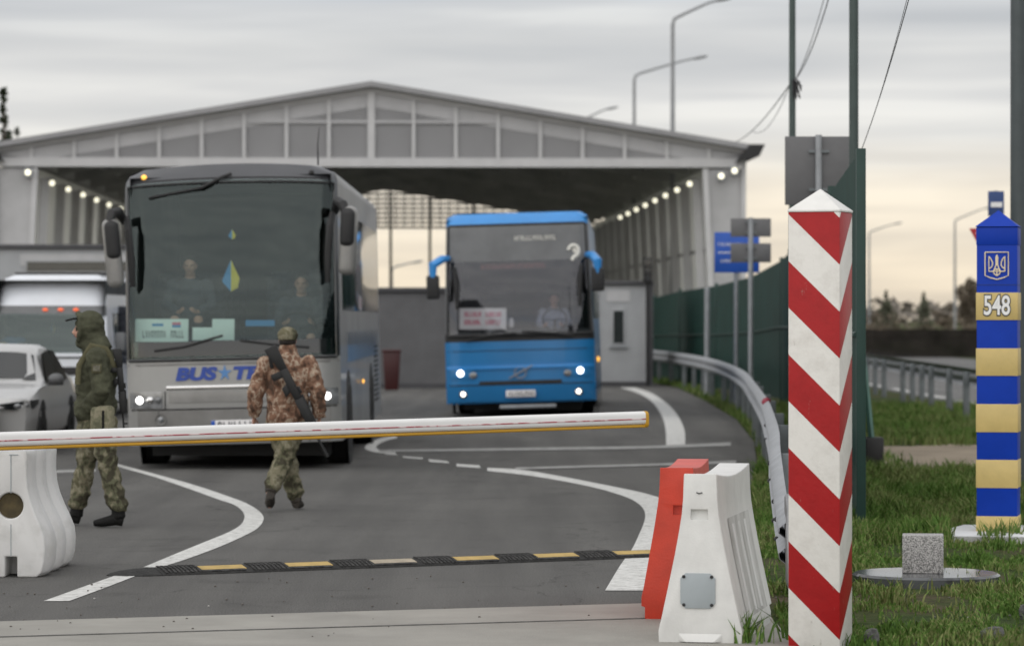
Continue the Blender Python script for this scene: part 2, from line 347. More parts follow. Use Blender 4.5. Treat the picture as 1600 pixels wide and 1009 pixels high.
def asphalt_material(name, base, patch):
    m, nt, b = nodes(name); L = nt.links
    tc = N(nt, 'ShaderNodeTexCoord')
    n1 = N(nt, 'ShaderNodeTexNoise', i_Scale=.5, i_Detail=7, i_Roughness=.6); L.new(tc.outputs['Object'], n1.inputs['Vector'])
    mp = N(nt, 'ShaderNodeMapping'); mp.inputs['Scale'].default_value = (2.2, .12, 1); L.new(tc.outputs['Object'], mp.inputs[0])
    n3 = N(nt, 'ShaderNodeTexNoise', i_Scale=1, i_Detail=4); L.new(mp.outputs[0], n3.inputs['Vector'])
    n2 = N(nt, 'ShaderNodeTexNoise', i_Scale=95, i_Detail=3, i_Roughness=.8); L.new(tc.outputs['Object'], n2.inputs['Vector'])
    vo = N(nt, 'ShaderNodeTexVoronoi', i_Scale=60); L.new(tc.outputs['Object'], vo.inputs['Vector'])
    r1 = ramp(nt, [(.3, patch), (.7, base)]); L.new(n1.outputs['Fac'], r1.inputs[0])
    r3 = ramp(nt, [(.35,(.80,.80,.80)), (.65,(1.08,1.08,1.07))]); L.new(n3.outputs['Fac'], r3.inputs[0])
    r2 = ramp(nt, [(.34,(.40,.40,.40)), (.5,(1,1,1)), (.64,(1.9,1.88,1.82))]); L.new(n2.outputs['Fac'], r2.inputs[0])
    mu = N(nt, 'ShaderNodeMix', data_type='RGBA', blend_type='MULTIPLY'); mu.inputs[0].default_value = 1
    mu2 = N(nt, 'ShaderNodeMix', data_type='RGBA', blend_type='MULTIPLY'); mu2.inputs[0].default_value = 1
    L.new(r1.outputs[0], mu.inputs[6]); L.new(r2.outputs[0], mu.inputs[7])
    L.new(mu.outputs[2], mu2.inputs[6]); L.new(r3.outputs[0], mu2.inputs[7]); # old oil spots and a few hairline cracks
    n4 = N(nt, 'ShaderNodeTexNoise', i_Scale=1.3, i_Detail=5, i_Roughness=.6); L.new(tc.outputs['Object'], n4.inputs['Vector'])
    r4 = ramp(nt, [(.58,(1,1,1)), (.70,(.74,.74,.74))]); L.new(n4.outputs['Fac'], r4.inputs[0])
    wv = N(nt, 'ShaderNodeTexNoise', i_Scale=1.6, i_Detail=4); L.new(tc.outputs['Object'], wv.inputs['Vector'])
    vm_ = N(nt, 'ShaderNodeVectorMath', operation='MULTIPLY_ADD'); vm_.inputs[1].default_value = (.9,.9,.9); L.new(wv.outputs['Color'], vm_.inputs[0]); L.new(tc.outputs['Object'], vm_.inputs[2])
    ve = N(nt, 'ShaderNodeTexVoronoi', feature='DISTANCE_TO_EDGE', i_Scale=.27); L.new(vm_.outputs[0], ve.inputs['Vector'])
    r5 = ramp(nt, [(.0,(.45,.45,.45)), (.0035,(1,1,1))]); L.new(ve.outputs['Distance'], r5.inputs[0])
    m4 = N(nt, 'ShaderNodeMix', data_type='RGBA', blend_type='MULTIPLY'); m4.inputs[0].default_value = 1; L.new(mu2.outputs[2], m4.inputs[6]); L.new(r4.outputs[0], m4.inputs[7])
    m5 = N(nt, 'ShaderNodeMix', data_type='RGBA', blend_type='MULTIPLY'); m5.inputs[0].default_value = .8; L.new(m4.outputs[2], m5.inputs[6]); L.new(r5.outputs[0], m5.inputs[7])
    L.new(m5.outputs[2], b.inputs['Base Color'])
    b.inputs['Roughness'].default_value = .85; b.inputs['Specular IOR Level'].default_value = .3
    ad = N(nt, 'ShaderNodeMath', operation='ADD'); L.new(n2.outputs['Fac'], ad.inputs[0]); L.new(vo.outputs['Distance'], ad.inputs[1])
    bp = N(nt, 'ShaderNodeBump', i_Strength=.5, i_Distance=.01); L.new(ad.outputs[0], bp.inputs['Height']); L.new(bp.outputs[0], b.inputs['Normal'])
    return m
def paint_material():
    m, nt, b = nodes('road_paint'); L = nt.links
    tc = N(nt, 'ShaderNodeTexCoord')
    n1 = N(nt, 'ShaderNodeTexNoise', i_Scale=16, i_Detail=8, i_Roughness=.75); L.new(tc.outputs['Object'], n1.inputs['Vector'])
    n1.inputs['Scale'].default_value = 11
    r1 = ramp(nt, [(.35,(.14,.14,.135)), (.40,(.46,.46,.44)), (.6,(.68,.68,.66))]); L.new(n1.outputs['Fac'], r1.inputs[0])
    L.new(r1.outputs[0], b.inputs['Base Color']); b.inputs['Roughness'].default_value = .75
    return m
M['soil'] = soil_material()
M['asphalt'] = asphalt_material('asphalt', (.112,.110,.106), (.090,.0885,.086))
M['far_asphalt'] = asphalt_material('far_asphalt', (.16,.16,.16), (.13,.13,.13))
M['paint'] = paint_material()
M['paint_thin'] = surf('paint_thin', (.36,.36,.35), .8, var=.3, scale=6, col2=(.17,.17,.165), thr=(.3,.6))
M['concrete'] = surf('concrete', (.35,.338,.305), .85, var=.13, scale=1.6, bump=.35, bscale=80, thr=(.3,.7), detail=8)
M['sand'] = surf('sand', (.33,.27,.20), .95, var=.15, scale=1.2, bump=.3, bscale=20)
mw, nt_, b_ = nodes('puddle_water'); b_.inputs['Base Color'].default_value = (.22,.21,.19,1); b_.inputs['Roughness'].default_value = .04; b_.inputs['Specular IOR Level'].default_value = .9; M['water'] = mw

struct(MB().sheet([(-1500,-60),(1500,-60),(1500,2600),(-1500,2600)], -.012).build('ground', 'soil', smooth=False))
edge_px = [(1010,596),(1060,606),(1105,628),(1150,655),(1178,690),(1182,722),(1172,770),(1175,830),(1188,900),(1205,960)]
edge = [G(*p) for p in edge_px]
road_poly = [(-40,19.0),(-40,190),(6,190)]+[(1.2,190)]+edge+[(X(1215,19.0),19.0)]
road_poly = [(-40,18.6),(-40,190),(-1.0,190),(2.2,120)]+edge+[(1.50,18.6)]
struct(MB().sheet(road_poly, 0).build('road', 'asphalt', smooth=False))
# concrete apron, nearer the camera; a step of a few centimetres under a real joint
ap = MB()
a0, a1 = G(-1200, 1003), G(1000, 942); far = lambda x: a1[1]+(x-a1[0])*(G(0,970)[1]-a1[1])/(G(0,970)[0]-a1[0])
ap.slab([(-30,far(-30)-.06),(-30,-20),(1.52,-20),(1.52,far(1.52)-.06)], -.2, .006)
struct(ap.build('concrete_apron', 'concrete', bevel=.004))
jn = MB()
j0, j1 = G(0, 997), G(1000, 968)
def jy(x): return j0[1]+(x-j0[0])*(j1[1]-j0[1])/(j1[0]-j0[0])
jn.sheet([(-12,jy(-12)),(1.5,jy(1.5)),(1.5,jy(1.5)+.05),(-12,jy(-12)+.05)], .0085)
struct(jn.build('apron_joint', surf('joint_dark', (.13,.128,.12), .95, var=.3, scale=8), smooth=False))
# markings, from both edges of each line
def band(name, up, lo, mat='paint', z=.004):
    m = MB(); pu = [G(*p) for p in up]; pl = [G(*p) for p in lo]
    m.loft([[(x, y, z) for x, y in pu], [(x, y, z) for x, y in pl]], cap=False, close=False)
    return struct(m.build(name, mat, smooth=False))
def smoothline(pts, k=4):
    out = []
    for i in range(len(pts)-1):
        p0 = pts[max(i-1,0)]; p1 = pts[i]; p2 = pts[i+1]; p3 = pts[min(i+2,len(pts)-1)]
        for s in range(k):
            t = s/k
            out.append(tuple(.5*((2*b)+(-a+c)*t+(2*a-5*b+4*c-d)*t*t+(-a+3*b-3*c+d)*t**3) for a, b, c, d in zip(p0, p1, p2, p3)))
    return out+[pts[-1]]
A_ = lambda L_: smoothline([(x/2.5, 640+y/2.5) for x, y in L_])
B_ = lambda L_: smoothline([(550+x/2.352, 580+y/2.352) for x, y in L_])
band('road_marking', A_([(380,190),(480,218),(600,250),(760,295),(880,335),(960,365),(1010,395),(1030,425),(1010,460),(960,490),(860,535),(740,580),(630,616)]),
     A_([(380,198),(480,228),(600,262),(740,310),(850,350),(910,370),(945,395),(955,420),(940,450),(890,480),(780,525),(670,570),(560,616)]))
band('road_marking', A_([(530,650),(400,700),(270,748)]), A_([(445,650),(310,698),(170,748)]))
band('road_marking', B_([(497,355),(620,362),(760,385),(900,412),(1000,432),(1080,450),(1150,475),(1190,520),(1185,580),(1150,670),(1115,740),(1085,806)]),
     B_([(497,366),(640,382),(780,405),(900,430),(1000,460),(1050,485),(1075,515),(1075,550),(1055,600),(1028,655),(985,715),(930,806)]))
for q in ([(185,312),(262,318),(258,323),(190,318)], [(280,323),(352,331),(358,338),(285,333)], [(383,340),(468,346),(473,356),(385,350)], [(112,300),(160,304),(170,309),(125,306)]):
    m = MB(); m.sheet([G(550+x/2.352, 580+y/2.352) for x, y in q], .004); struct(m.build('road_marking', 'paint', smooth=False))
band('road_marking', B_([(165,236),(100,248),(52,272),(52,288),(100,300),(160,305)]), B_([(165,246),(130,254),(95,270),(92,284),(120,294),(160,298)]))
band('road_marking', B_([(100,290),(400,286),(800,280),(1100,275),(1392,262)]), B_([(100,297),(400,295),(800,290),(1100,285),(1392,275)]), 'paint_thin', .008)
band('road_marking', B_([(600,355),(800,349),(1100,341),(1412,329)]), B_([(600,362),(800,357),(1100,349),(1412,340)]), 'paint_thin', .008)
band('road_marking', B_([(1040,60),(1110,85),(1180,140),(1220,210),(1224,275)]), B_([(985,60),(1055,82),(1110,120),(1148,190),(1155,275)]))
band('road_marking', [(150,733),(80,735)], [(150,737),(80,739)], 'paint_thin')
# sandy track and puddle on the grass to the right
wob = lambda k: .35*math.sin(k*1.7)+.2*math.sin(k*4.1)
sx = np.linspace(4.0, 16, 25)
struct(MB().sheet([(x, 38.5+wob(x)) for x in sx]+[(x, 46.5+wob(x+5)*1.3) for x in sx[::-1]], -.006).build('dirt_path', 'sand', smooth=False))
pc = G(1405, 733)
struct(MB().sheet([(pc[0]+.24*math.cos(a)*(1+.25*math.sin(3*a)), pc[1]+1.0*math.sin(a)*(1+.2*math.cos(2*a))) for a in np.linspace(0, 2*math.pi, 36)[:-1]], .0).build('puddle', 'water', smooth=False))
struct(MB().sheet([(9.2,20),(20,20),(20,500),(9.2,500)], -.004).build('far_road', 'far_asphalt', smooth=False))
for k in range(26):
    struct(MB().sheet([(9.5,30+k*6.2),(9.68,30+k*6.2),(9.68,34.2+k*6.2),(9.5,34.2+k*6.2)], .001).build('road_marking', 'paint', smooth=False))

# =====================================================================  grass (stuff)
def blades(name, spots, mat, hfun):
    n = len(spots); h = hfun(spots); a = rng.uniform(0, 2*np.pi, n); w = rng.uniform(.003,.0065, n)*(1+spots[:,1]/40)
    lean = rng.normal(0, .42, (n, 2))*h[:, None]
    v = np.zeros((n, 5, 3)); dx = np.cos(a)*w; dy = np.sin(a)*w
    v[:,0] = np.c_[spots[:,0]-dx, spots[:,1]-dy, np.full(n, -.02)]; v[:,1] = np.c_[spots[:,0]+dx, spots[:,1]+dy, np.full(n, -.02)]
    mid = spots+lean*.35; v[:,2] = np.c_[mid[:,0]+dx*.8, mid[:,1]+dy*.8, h*.55]; v[:,3] = np.c_[mid[:,0]-dx*.8, mid[:,1]-dy*.8, h*.55]
    tip = spots+lean; v[:,4] = np.c_[tip[:,0], tip[:,1], h]
    me = bpy.data.meshes.new(name); base = np.arange(n)*5
    fs = np.empty((n, 7), int); fs[:,:4] = np.c_[base, base+1, base+2, base+3]; fs[:,4:] = np.c_[base+3, base+2, base+4]
    me.vertices.add(n*5); me.vertices.foreach_set('co', v.reshape(-1))
    me.loops.add(n*7); me.loops.foreach_set('vertex_index', fs.reshape(-1))
    me.polygons.add(n*2); st = np.empty((n, 2), int); st[:,0] = np.arange(n)*7; st[:,1] = st[:,0]+4
    me.polygons.foreach_set('loop_start', st.reshape(-1)); me.update(calc_edges=True); me.validate()
    return link(name, me, mat, smooth=False)
def grass_mat(name, c1, c2, c3):
    m, nt, b = nodes(name); L = nt.links; tc = N(nt, 'ShaderNodeTexCoord')
    n1 = N(nt, 'ShaderNodeTexNoise', i_Scale=.9, i_Detail=3); L.new(tc.outputs['Object'], n1.inputs['Vector'])
    n2 = N(nt, 'ShaderNodeTexNoise', i_Scale=45, i_Detail=1); L.new(tc.outputs['Object'], n2.inputs['Vector'])
    ad = N(nt, 'ShaderNodeMath', operation='MULTIPLY_ADD'); L.new(n2.outputs['Fac'], ad.inputs[0]); ad.inputs[1].default_value = .9
    L.new(n1.outputs['Fac'], ad.inputs[2])
    rp = ramp(nt, [(.60, c1), (.90, c2), (1.0, c3)]); mlt = N(nt, 'ShaderNodeMath', operation='MULTIPLY'); mlt.inputs[1].default_value = .95
    L.new(ad.outputs[0], mlt.inputs[0]); L.new(mlt.outputs[0], rp.inputs[0]); L.new(rp.outputs[0], b.inputs['Base Color'])
    b.inputs['Roughness'].default_value = .75; b.inputs['Specular IOR Level'].default_value = .2
    return m
M['grass'] = grass_mat('grass_blades', (.050,.115,.018), (.10,.18,.034), (.19,.21,.08))
def right_of_rail(x, y):
    ex = np.interp(y, [p[1] for p in edge[::-1]], [p[0] for p in edge[::-1]]); return x > ex+.03
def patchy(p, s=.55, off=0):
    return np.array([noise.noise(Vector((x*s*2+off, y*s, off))) for x, y in p])
def scatter(n, x0, x1, y0, y1):
    y = y0+(y1-y0)*rng.random(n); x = x0+(x1-x0)*rng.random(n); return np.c_[x, y]
near = scatter(80000, .9, 4.6, 16.8, 26.5); pn = patchy(near, .9)
near = near[(right_of_rail(near[:,0], near[:,1])) & (rng.random(len(near)) < np.clip(.26+2.4*pn, .02, .95))]
near = near[near[:,0] > 1.56]
slab_box = lambda p: ~((p[:,0] > X(1470,26.7)) & (p[:,0] < 4.9) & (p[:,1] > 25.85) & (p[:,1] < 27.7))
near = near[slab_box(near)]
lush = scatter(75000, 1.3, 7.2, 25.9, 37.0); lush = lush[right_of_rail(lush[:,0], lush[:,1]) & slab_box(lush)]
mid = scatter(26000, 1.5, 10, 46, 66); mid = mid[right_of_rail(mid[:,0], mid[:,1]) & (mid[:,0] < 9.0)]
verge = scatter(9000, 2.0, 4.8, 36, 95); verge = verge[right_of_rail(verge[:,0], verge[:,1])]
tall = np.concatenate([c+rng.normal(0, .07, (60, 2)) for c in [G(1163,1004), G(1575,842), G(1555,846), (1.62,18.2), (1.75,18.6), (2.33,20.4)]])
spots = np.concatenate([near, lush, mid, verge, tall])
grass_top = lambda s: np.concatenate([rng.uniform(.012,.06,len(near))*np.clip(1+2.0*patchy(near,2.6,5),.35,2.2), rng.uniform(.07,.21,len(lush))*np.clip(.9+.9*patchy(lush,.7,9),.4,1.5), rng.uniform(.08,.2,len(mid)), rng.uniform(.06,.16,len(verge)), rng.uniform(.08,.2,len(tall))])
tag(blades('grass', spots, 'grass', grass_top), 'green grass growing over the verge on the right', 'grass', kind='stuff')
# loose grit and leaves on the roadway
gm = MB()
for k in range(120):
    if k < 80: x, y = random.uniform(-3.4, 1.0), random.uniform(18.2, 22.6)
    else: x, y = random.uniform(1.55, 3.9), random.uniform(17.4, 21.5)
    r = random.uniform(.003, .009); gm.ell((x, y, .008), (r, r*random.uniform(.6,1.2), r*.7), n=6, m=4)
tag(gm.build('gravel', surf('grit', (.12,.11,.10), .9, var=.4, scale=.7, col2=(.45,.44,.42), thr=(.4,.42))), 'loose grit scattered over the asphalt', 'gravel', kind='stuff')
for (x, y, l, rz) in ((1.945,18.0,.11,.5), (2.62,18.1,.16,-.6), (3.0,19.5,.07,.3)):
    st = MB(); st.ell((0,0,.03), (l/2, l/3, .05), n=8, m=5)
    for i, v in enumerate(st.v): st.v[i] = tuple(c*(1+.25*noise.noise(Vector(v)*19)) for c in v)
    o = st.build('stone', 'asphalt_crumb', smooth=False); o.location = (x, y, 0); o.rotation_euler.z = rz
    tag(o, {.11:'grey stone lying in the grass just right of the striped post foot', .16:'long grey broken stone lying in the foreground grass', .07:'small grey stone behind the foreground grass'}[l], 'stone')

# =====================================================================  border posts
POST_S = .281; pd = 17.72
ps = F/pd; ptop = Z(331, pd); STRIPE0 = Z(560, pd)-.0     # a red stripe starts here on the front corner
M['stripes'] = stripes()
post = empty('border_post', (X(1283, pd+.1), pd+.14, 0), R(-19.5), 'red and white diagonally striped square border post with a white pointed cap', 'border post', 'border posts')
s = POST_S/2
MB().box((0,0,ptop/2-.05), (POST_S, POST_S, ptop+.1)).build('shaft', 'stripes', post, bevel=.004)
c = POST_S/2+.004
MB().add([(-c,-c,ptop),(c,-c,ptop),(c,c,ptop),(-c,c,ptop),(-c,-c,ptop+.012),(c,-c,ptop+.012),(c,c,ptop+.012),(-c,c,ptop+.012),(0,0,ptop+.128)],
   [(3,2,1,0),(0,1,5,4),(1,2,6,5),(2,3,7,6),(3,0,4,7),(4,5,8),(5,6,8),(6,7,8),(7,4,8)]).build('cap', surf('post_white', (.76,.755,.73), .4, var=.05, scale=8), post, bevel=.003)

ud = 26.7; us = F/ud
up = empty('border_post', (X(1564.5, ud), ud+.15, 0), R(-13), 'blue and yellow banded border post with a gold trident shield and number 548', 'border post', 'border posts')
uw = .322; h = uw/2
uz = lambda y: Z(y, ud)
MB().box((0,0,uz(354)/2+.02), (uw, uw, uz(354)-.06)).build('shaft', 'ua_blue', up, bevel=.004)
cb = uz(384); ct = uz(354)
MB().box((0,0,(cb+ct)/2), (uw+.008, uw+.008, ct-cb-.012)).build('cap_block', 'ua_blue', up, bevel=.004)
k = h+.012
MB().add([(-k,-k,ct),(k,-k,ct),(k,k,ct),(-k,k,ct),(0,0,ct+.135)], [(3,2,1,0),(0,1,4),(1,2,4),(2,3,4),(3,0,4)]).build('cap', 'ua_blue', up)
for ya, yb in ((500,457),(587,544),(675,631),(762,718),(846,806)):
    MB().box((0,0,(uz(ya)+uz(yb))/2), (uw+.012, uw+.012, uz(yb)-uz(ya))).build('band', 'ua_yellow', up, bevel=.003)
for ya in (445,):
    MB().box((0,0,uz(ya)), (uw+.004, uw+.004, .006)).build('seam', surf('seam_blue', (.004,.03,.2), .6), up)
em = MB(); ez = lambda x, y: ((x-255)/819., -h-.004, uz(415)-(y-568)/819.)
def line(pts, r=.0052, closed=False):
    q = [ez(*p) for p in pts]
    if closed: q.append(q[0])
    em.tube(q, r, 6)
line([(178,480),(330,480),(330,633),(300,647),(255,659),(210,647),(178,633)], .005, True)
for sgn in (1,-1):
    mx = lambda x: 255+sgn*(x-255)
    line([(mx(203),508),(mx(203),606),(mx(307),606)] if sgn == 1 else [(mx(203),508),(mx(203),606)])
    line([(mx(203),508),(mx(216),524),(mx(226),545),(mx(227),565),(mx(218),580),(mx(204),588)])
    line([(255,497),(mx(249),515),(mx(250),545),(mx(249),566),(mx(241),588),(mx(230),606),(mx(238),622),(255,635)])
line([(255,498),(255,566)], .006); line([(255,590),(255,634)])
line([(230,606),(242,594),(255,590),(268,594),(280,606)])
em.build('emblem', 'gold', up)
tz = (uz(500)+uz(457))/2
sq = Matrix.Diagonal((.66, 1, 1, 1))
MB().text('548', .218, facing(0,-h-.008,tz) @ sq, .002, .014).build('number_outline', 'ink', up, smooth=False)
MB().text('548', .218, facing(0,-h-.011,tz) @ sq, .002, .004).build('number', 'num_white', up, smooth=False)

slab = empty('concrete_base', (X(1575, 26.7), 26.85, 0), R(-9), 'white painted concrete slab under the blue and yellow border post', 'base slab')
MB().slab([(-.62,-.75),(.75,-.75),(.75,.7),(-.35,.7)], -.05, .035).build('slab', 'slab_side', slab, bevel=.006)
MB().slab([(-.615,-.745),(.745,-.745),(.745,.695),(-.348,.695)], .036, .046).build('painted_top', 'slab_white', slab, bevel=.003)
def terrazzo():
    m, nt, b = nodes('terrazzo'); L = nt.links; tc = N(nt, 'ShaderNodeTexCoord')
    v = N(nt, 'ShaderNodeTexVoronoi', i_Scale=150); L.new(tc.outputs['Object'], v.inputs['Vector'])
    sp = N(nt, 'ShaderNodeSeparateColor'); L.new(v.outputs['Color'], sp.inputs[0])
    rp = ramp(nt, [(0,(.12,.12,.12)), (.3,(.26,.26,.25)), (.6,(.38,.37,.36)), (.9,(.52,.51,.50))]); L.new(sp.outputs[0], rp.inputs[0]); L.new(rp.outputs[0], b.inputs['Base Color'])
    b.inputs['Roughness'].default_value = .8
    bp = N(nt, 'ShaderNodeBump', i_Strength=.5, i_Distance=.006); L.new(v.outputs['Distance'], bp.inputs['Height']); L.new(bp.outputs[0], b.inputs['Normal'])
    return m
M['terrazzo'] = terrazzo()
dd = 22.2
disc = MB().lathe([(.02,-.05),(.485,-.05),(.492,.045),(.47,.06),(.3,.062),(.02,.062)], (0,0,0), 'z', 56).build('stone_disc', surf('polished_stone', (.05,.052,.055), .16, var=.2, scale=5, spec=.35, col2=(.11,.115,.12), thr=(.45,.6)), sharp=30)
disc.location = (X(1447, dd), dd, 0); tag(disc, 'low polished grey round stone disc lying in the grass', 'stone disc')
blk = MB().box((0,0,.125), (.272,.26,.25)).build('stone_block', 'terrazzo', bevel=.006)
blk.location = (X(1442, dd), dd, .063); blk.rotation_euler.z = R(-7); tag(blk, 'speckled grey terrazzo cube standing on the round stone disc', 'stone block')

# =====================================================================  plastic road barriers
def barrier_body(name, prof, L, ztop, saddle, parent, mat, cuts=(), bevel=.012, ridge=None, nst=13):
    m = MB(); rings = []
    for i in range(nst):
        t = i/(nst-1); y = L*t; k = 1 if ridge is None else ridge(t); dz = saddle*math.sin(math.pi*t)
        left = [(-w*k, z-(dz*max(0, (z-.6*ztop)/(.4*ztop)))) for w, z in prof]
        rings.append([(x, y, z) for x, z in left]+[(-x, y, z) for x, z in left[::-1]])
    m.loft(rings)
    o = link(name, m.mesh(name), mat, parent)
    for (cc, dims) in cuts:
        co = link('cut', MB().box(cc, dims).mesh('cut') if len(dims) == 3 else MB().lathe([(dims[0],-.05),(dims[0],dims[1])], cc, 'y', 28).mesh('cut'), 'dark')
        co.parent = parent; md = o.modifiers.new('b', 'BOOLEAN'); md.operation = 'DIFFERENCE'; md.object = co; md.solver = 'EXACT'
        bpy.context.view_layer.update(); baked(o); bpy.data.objects.remove(co)
    if bevel:
        md = o.modifiers.new('v', 'BEVEL'); md.width = bevel; md.segments = 3; md.limit_method = 'ANGLE'; md.angle_limit = R(28); baked(o)
    o.data.polygons.foreach_set('use_smooth', [True]*len(o.data.polygons)); o.data.set_sharp_from_angle(angle=R(40))
    return o
profA = [(.226,0),(.228,.07),(.215,.12),(.19,.235),(.163,.36),(.138,.48),(.116,.60),(.1,.70),(.094,.77),(.089,.90),(.088,.915)]
wb = empty('road_barrier', (X(1094, 17.95), 17.95, 0), R(-11.5), 'tall white flared plastic road barrier with a grey bolted plate on its end', 'road barrier', 'plastic road barriers')
body = barrier_body('body', profA, 1.37, .915, .035, wb, 'white_plastic', cuts=[((-.005,0,.695),(.093,.06,.056)), ((0,1.37,.03),(.6,.22,.15)), ((.25,.75,.0),(.2,.28,.12))])
rb = MB()
for sd in (-1,1):
    for yy in (.46,.70,.94):
        pts = [(sd*(np.interp(z, [q[1] for q in profA], [q[0] for q in profA])+.002), yy, z) for z in (.13,.25,.38,.5,.62)]
        rb.tube(pts, [(.007,.026)]*5, 8, ref=(1,0,.3))
rb.build('side_ribs', 'white_plastic_worn', wb)
M['grime_shade'] = surf('grime_shade', (.60,.60,.58), .6, scale=7, stretch=(1,1.2,.35), col2=(.38,.375,.355), thr=(.36,.62), bump=.1, bscale=50)  # streaky dirt, its darker tone also painting in the side's shade
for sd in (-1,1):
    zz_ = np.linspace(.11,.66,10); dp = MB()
    dp.grid(lambda y, z: (sd*(float(np.interp(z, [q[1] for q in profA], [q[0] for q in profA]))+.0025), y, z), np.linspace(.30,1.16,8), zz_); dp.build('stained_shaded_side', 'grime_shade', wb)
pl = MB(); e = .095; cdm = .028
pl.prism([(-e+cdm,-e),(e-cdm,-e),(e,-e+cdm),(e,e-cdm),(e-cdm,e),(-e+cdm,e),(-e,e-cdm),(-e,-e+cdm)], -.009, .001)
plate = pl.build('inspection_plate', 'plate_grey', wb, bevel=.002); plate.location = (-.012, 0, .285)
for a in (-1,1):
    for b in (-1,1):
        MB().lathe([(.002,-.016),(.009,-.014),(.0095,-.008)], (a*.076,0,b*.076), 'y', 10).build('bolt', 'dark', plate)
MB().add([(-.12,-.001,.01),(.12,-.001,.01),(.075,-.028,.01),(-.075,-.028,.01),(-.12,-.001,.055),(.12,-.001,.055)], [(0,1,2,3),(0,3,4),(1,5,2),(4,3,2,5),(0,4,5,1)]).build('foot_wedge', 'white_plastic', wb, bevel=.003)
MB().tube([(-.02,-.003,.815),(-.006,-.004,.808),(.012,-.004,.814)], .003, 6).build('scuff_mark', 'dark', wb)

profR = [(.185,0),(.185,.075),(.205,.08),(.205,.13),(.19,.2),(.158,.38),(.128,.55),(.108,.68),(.1,.76),(.096,.875),(.095,.885)]
rbx = empty('road_barrier', (.957, 19.35, 0), R(-7.5), 'red plastic road barrier standing behind the tall white one', 'road barrier', 'plastic road barriers')
barrier_body('body', profR, 1.25, .885, .02, rbx, 'red_plastic', cuts=[((.045,0,.64),(.13,.06,.055)), ((0,1.25,.03),(.6,.2,.14))])
pb = [(.20,0),(.238,.03),(.26,.1),(.268,.2),(.258,.28),(.225,.36),(.185,.44),(.152,.52),(.13,.6),(.122,.68),(.122,.76),(.126,.81),(.12,.85),(.1,.872)]
lb = empty('road_barrier', (-3.395, 22.55, 0), R(-1.5), 'white curvy ribbed plastic barrier with a round brown plug on its end', 'road barrier', 'plastic road barriers')
rid = lambda t: 1-(.26 if .1 < t < .9 else .14)*(.5+.5*math.cos(2*math.pi*3*t))**2.5
barrier_body('body', pb, 1.25, .872, .0, lb, 'white_plastic_worn', cuts=[((-.005,0,.485),(.088,.06)), ((.0,0,.04),(.082,.5,.2))], ridge=rid, nst=49, bevel=.02)
MB().lathe([(.002,.035),(.086,.035),(.086,.05),(.002,.05)], (-.005,0,.485), 'y', 28).build('plug', surf('plug_brown', (.10,.075,.03), .7, var=.25, scale=12), lb)
sm = MB(); sm.box((.0,-.002,.70), (.006,.004,.26)); sm.box((.0,-.002,.25), (.005,.004,.22)); sm.box((.02,-.002,.83), (.06,.004,.006))
sm.build('mould_seam', 'plate_grey', lb)

# =====================================================================  boom barrier
p0, p1 = Vector((-4.7, 21.09, .925)), Vector((.985, 25.0, .995))
bar = empty('boom_barrier', (-4.7, 21.09, 0), 0, 'lowered white boom barrier with yellow lower edge crossing the lanes', 'boom barrier')
dv = (p1-p0).normalized(); sdv = Vector((-dv.y, dv.x, 0)).normalized(); upv = sdv.cross(dv)*-1
if upv.z < 0: upv = -upv
o0 = Vector((-4.7, 21.09, 0)); q0 = p0-o0; q1 = p1-o0
def barprof(w, hh, c0, r=.4, n=5):
    pts = []
    for (a, b, st) in ((1,1,0),(-1,1,90),(-1,-1,180),(1,-1,270)):
        for i in range(n):
            an = R(st+90*i/(n-1)); rr = min(w, hh)*r
            pts.append((a*(w/2-rr)+rr*math.cos(an), b*(hh/2-rr)+rr*math.sin(an)+c0))
    return pts
def extr(prof, a, b): return [[a+sdv*x+upv*z for x, z in prof], [b+sdv*x+upv*z for x, z in prof]]
MB().loft(extr(barprof(.07, .098, .012), q0, q1)).build('boom', 'boom_white', bar)
MB().loft(extr(barprof(.05, .022, -.049), q0, q1)).build('edge_strip', 'yellow', bar)
MB().loft(extr(barprof(.004, .009, .004), q0-sdv*.0365, q1-sdv*.0365)).build('red_line', 'red_line', bar)
MB().loft(extr(barprof(.078, .125, 0), q1, q1+dv*.028)).build('end_cap', 'yellow', bar, bevel=.003)
MB().box((-.14,-.10,.55), (.36,.36,1.1)).build('cabinet', 'yellow', bar, bevel=.02)

# =====================================================================  speed bump
b0 = Vector((*G(168, 899), 0)); b1 = Vector((*G(1016, 868), 0)); bd = (b1-b0); BL = bd.length
ang = math.atan2(bd.y, bd.x)
sb = empty('speed_bump', b0, ang, 'black rubber speed bump with yellow reflector plates across the asphalt', 'speed bump')
def bp_(x, k=1): return [(x, -.19*k, .001), (x, -.185*k, .010*k), (x, -.09*k, .036*k), (x, -.03*k, .044*k), (x, .03*k, .044*k), (x, .09*k, .036*k), (x, .185*k, .010*k), (x, .19*k, .001)]
mods = 6; x_s = .33; ml = (BL-x_s)/mods
body_m = MB(); body_m.loft([bp_(x_s), bp_(BL)])
body_m.build('rubber_ramp', 'rubber', sb, smooth=False)
MB().loft([bp_(x_s-.004), bp_(.2, .93), bp_(.1, .72), bp_(.03, .4), bp_(0, .15)]).build('end_cap', 'rubber', sb)
rib = MB()
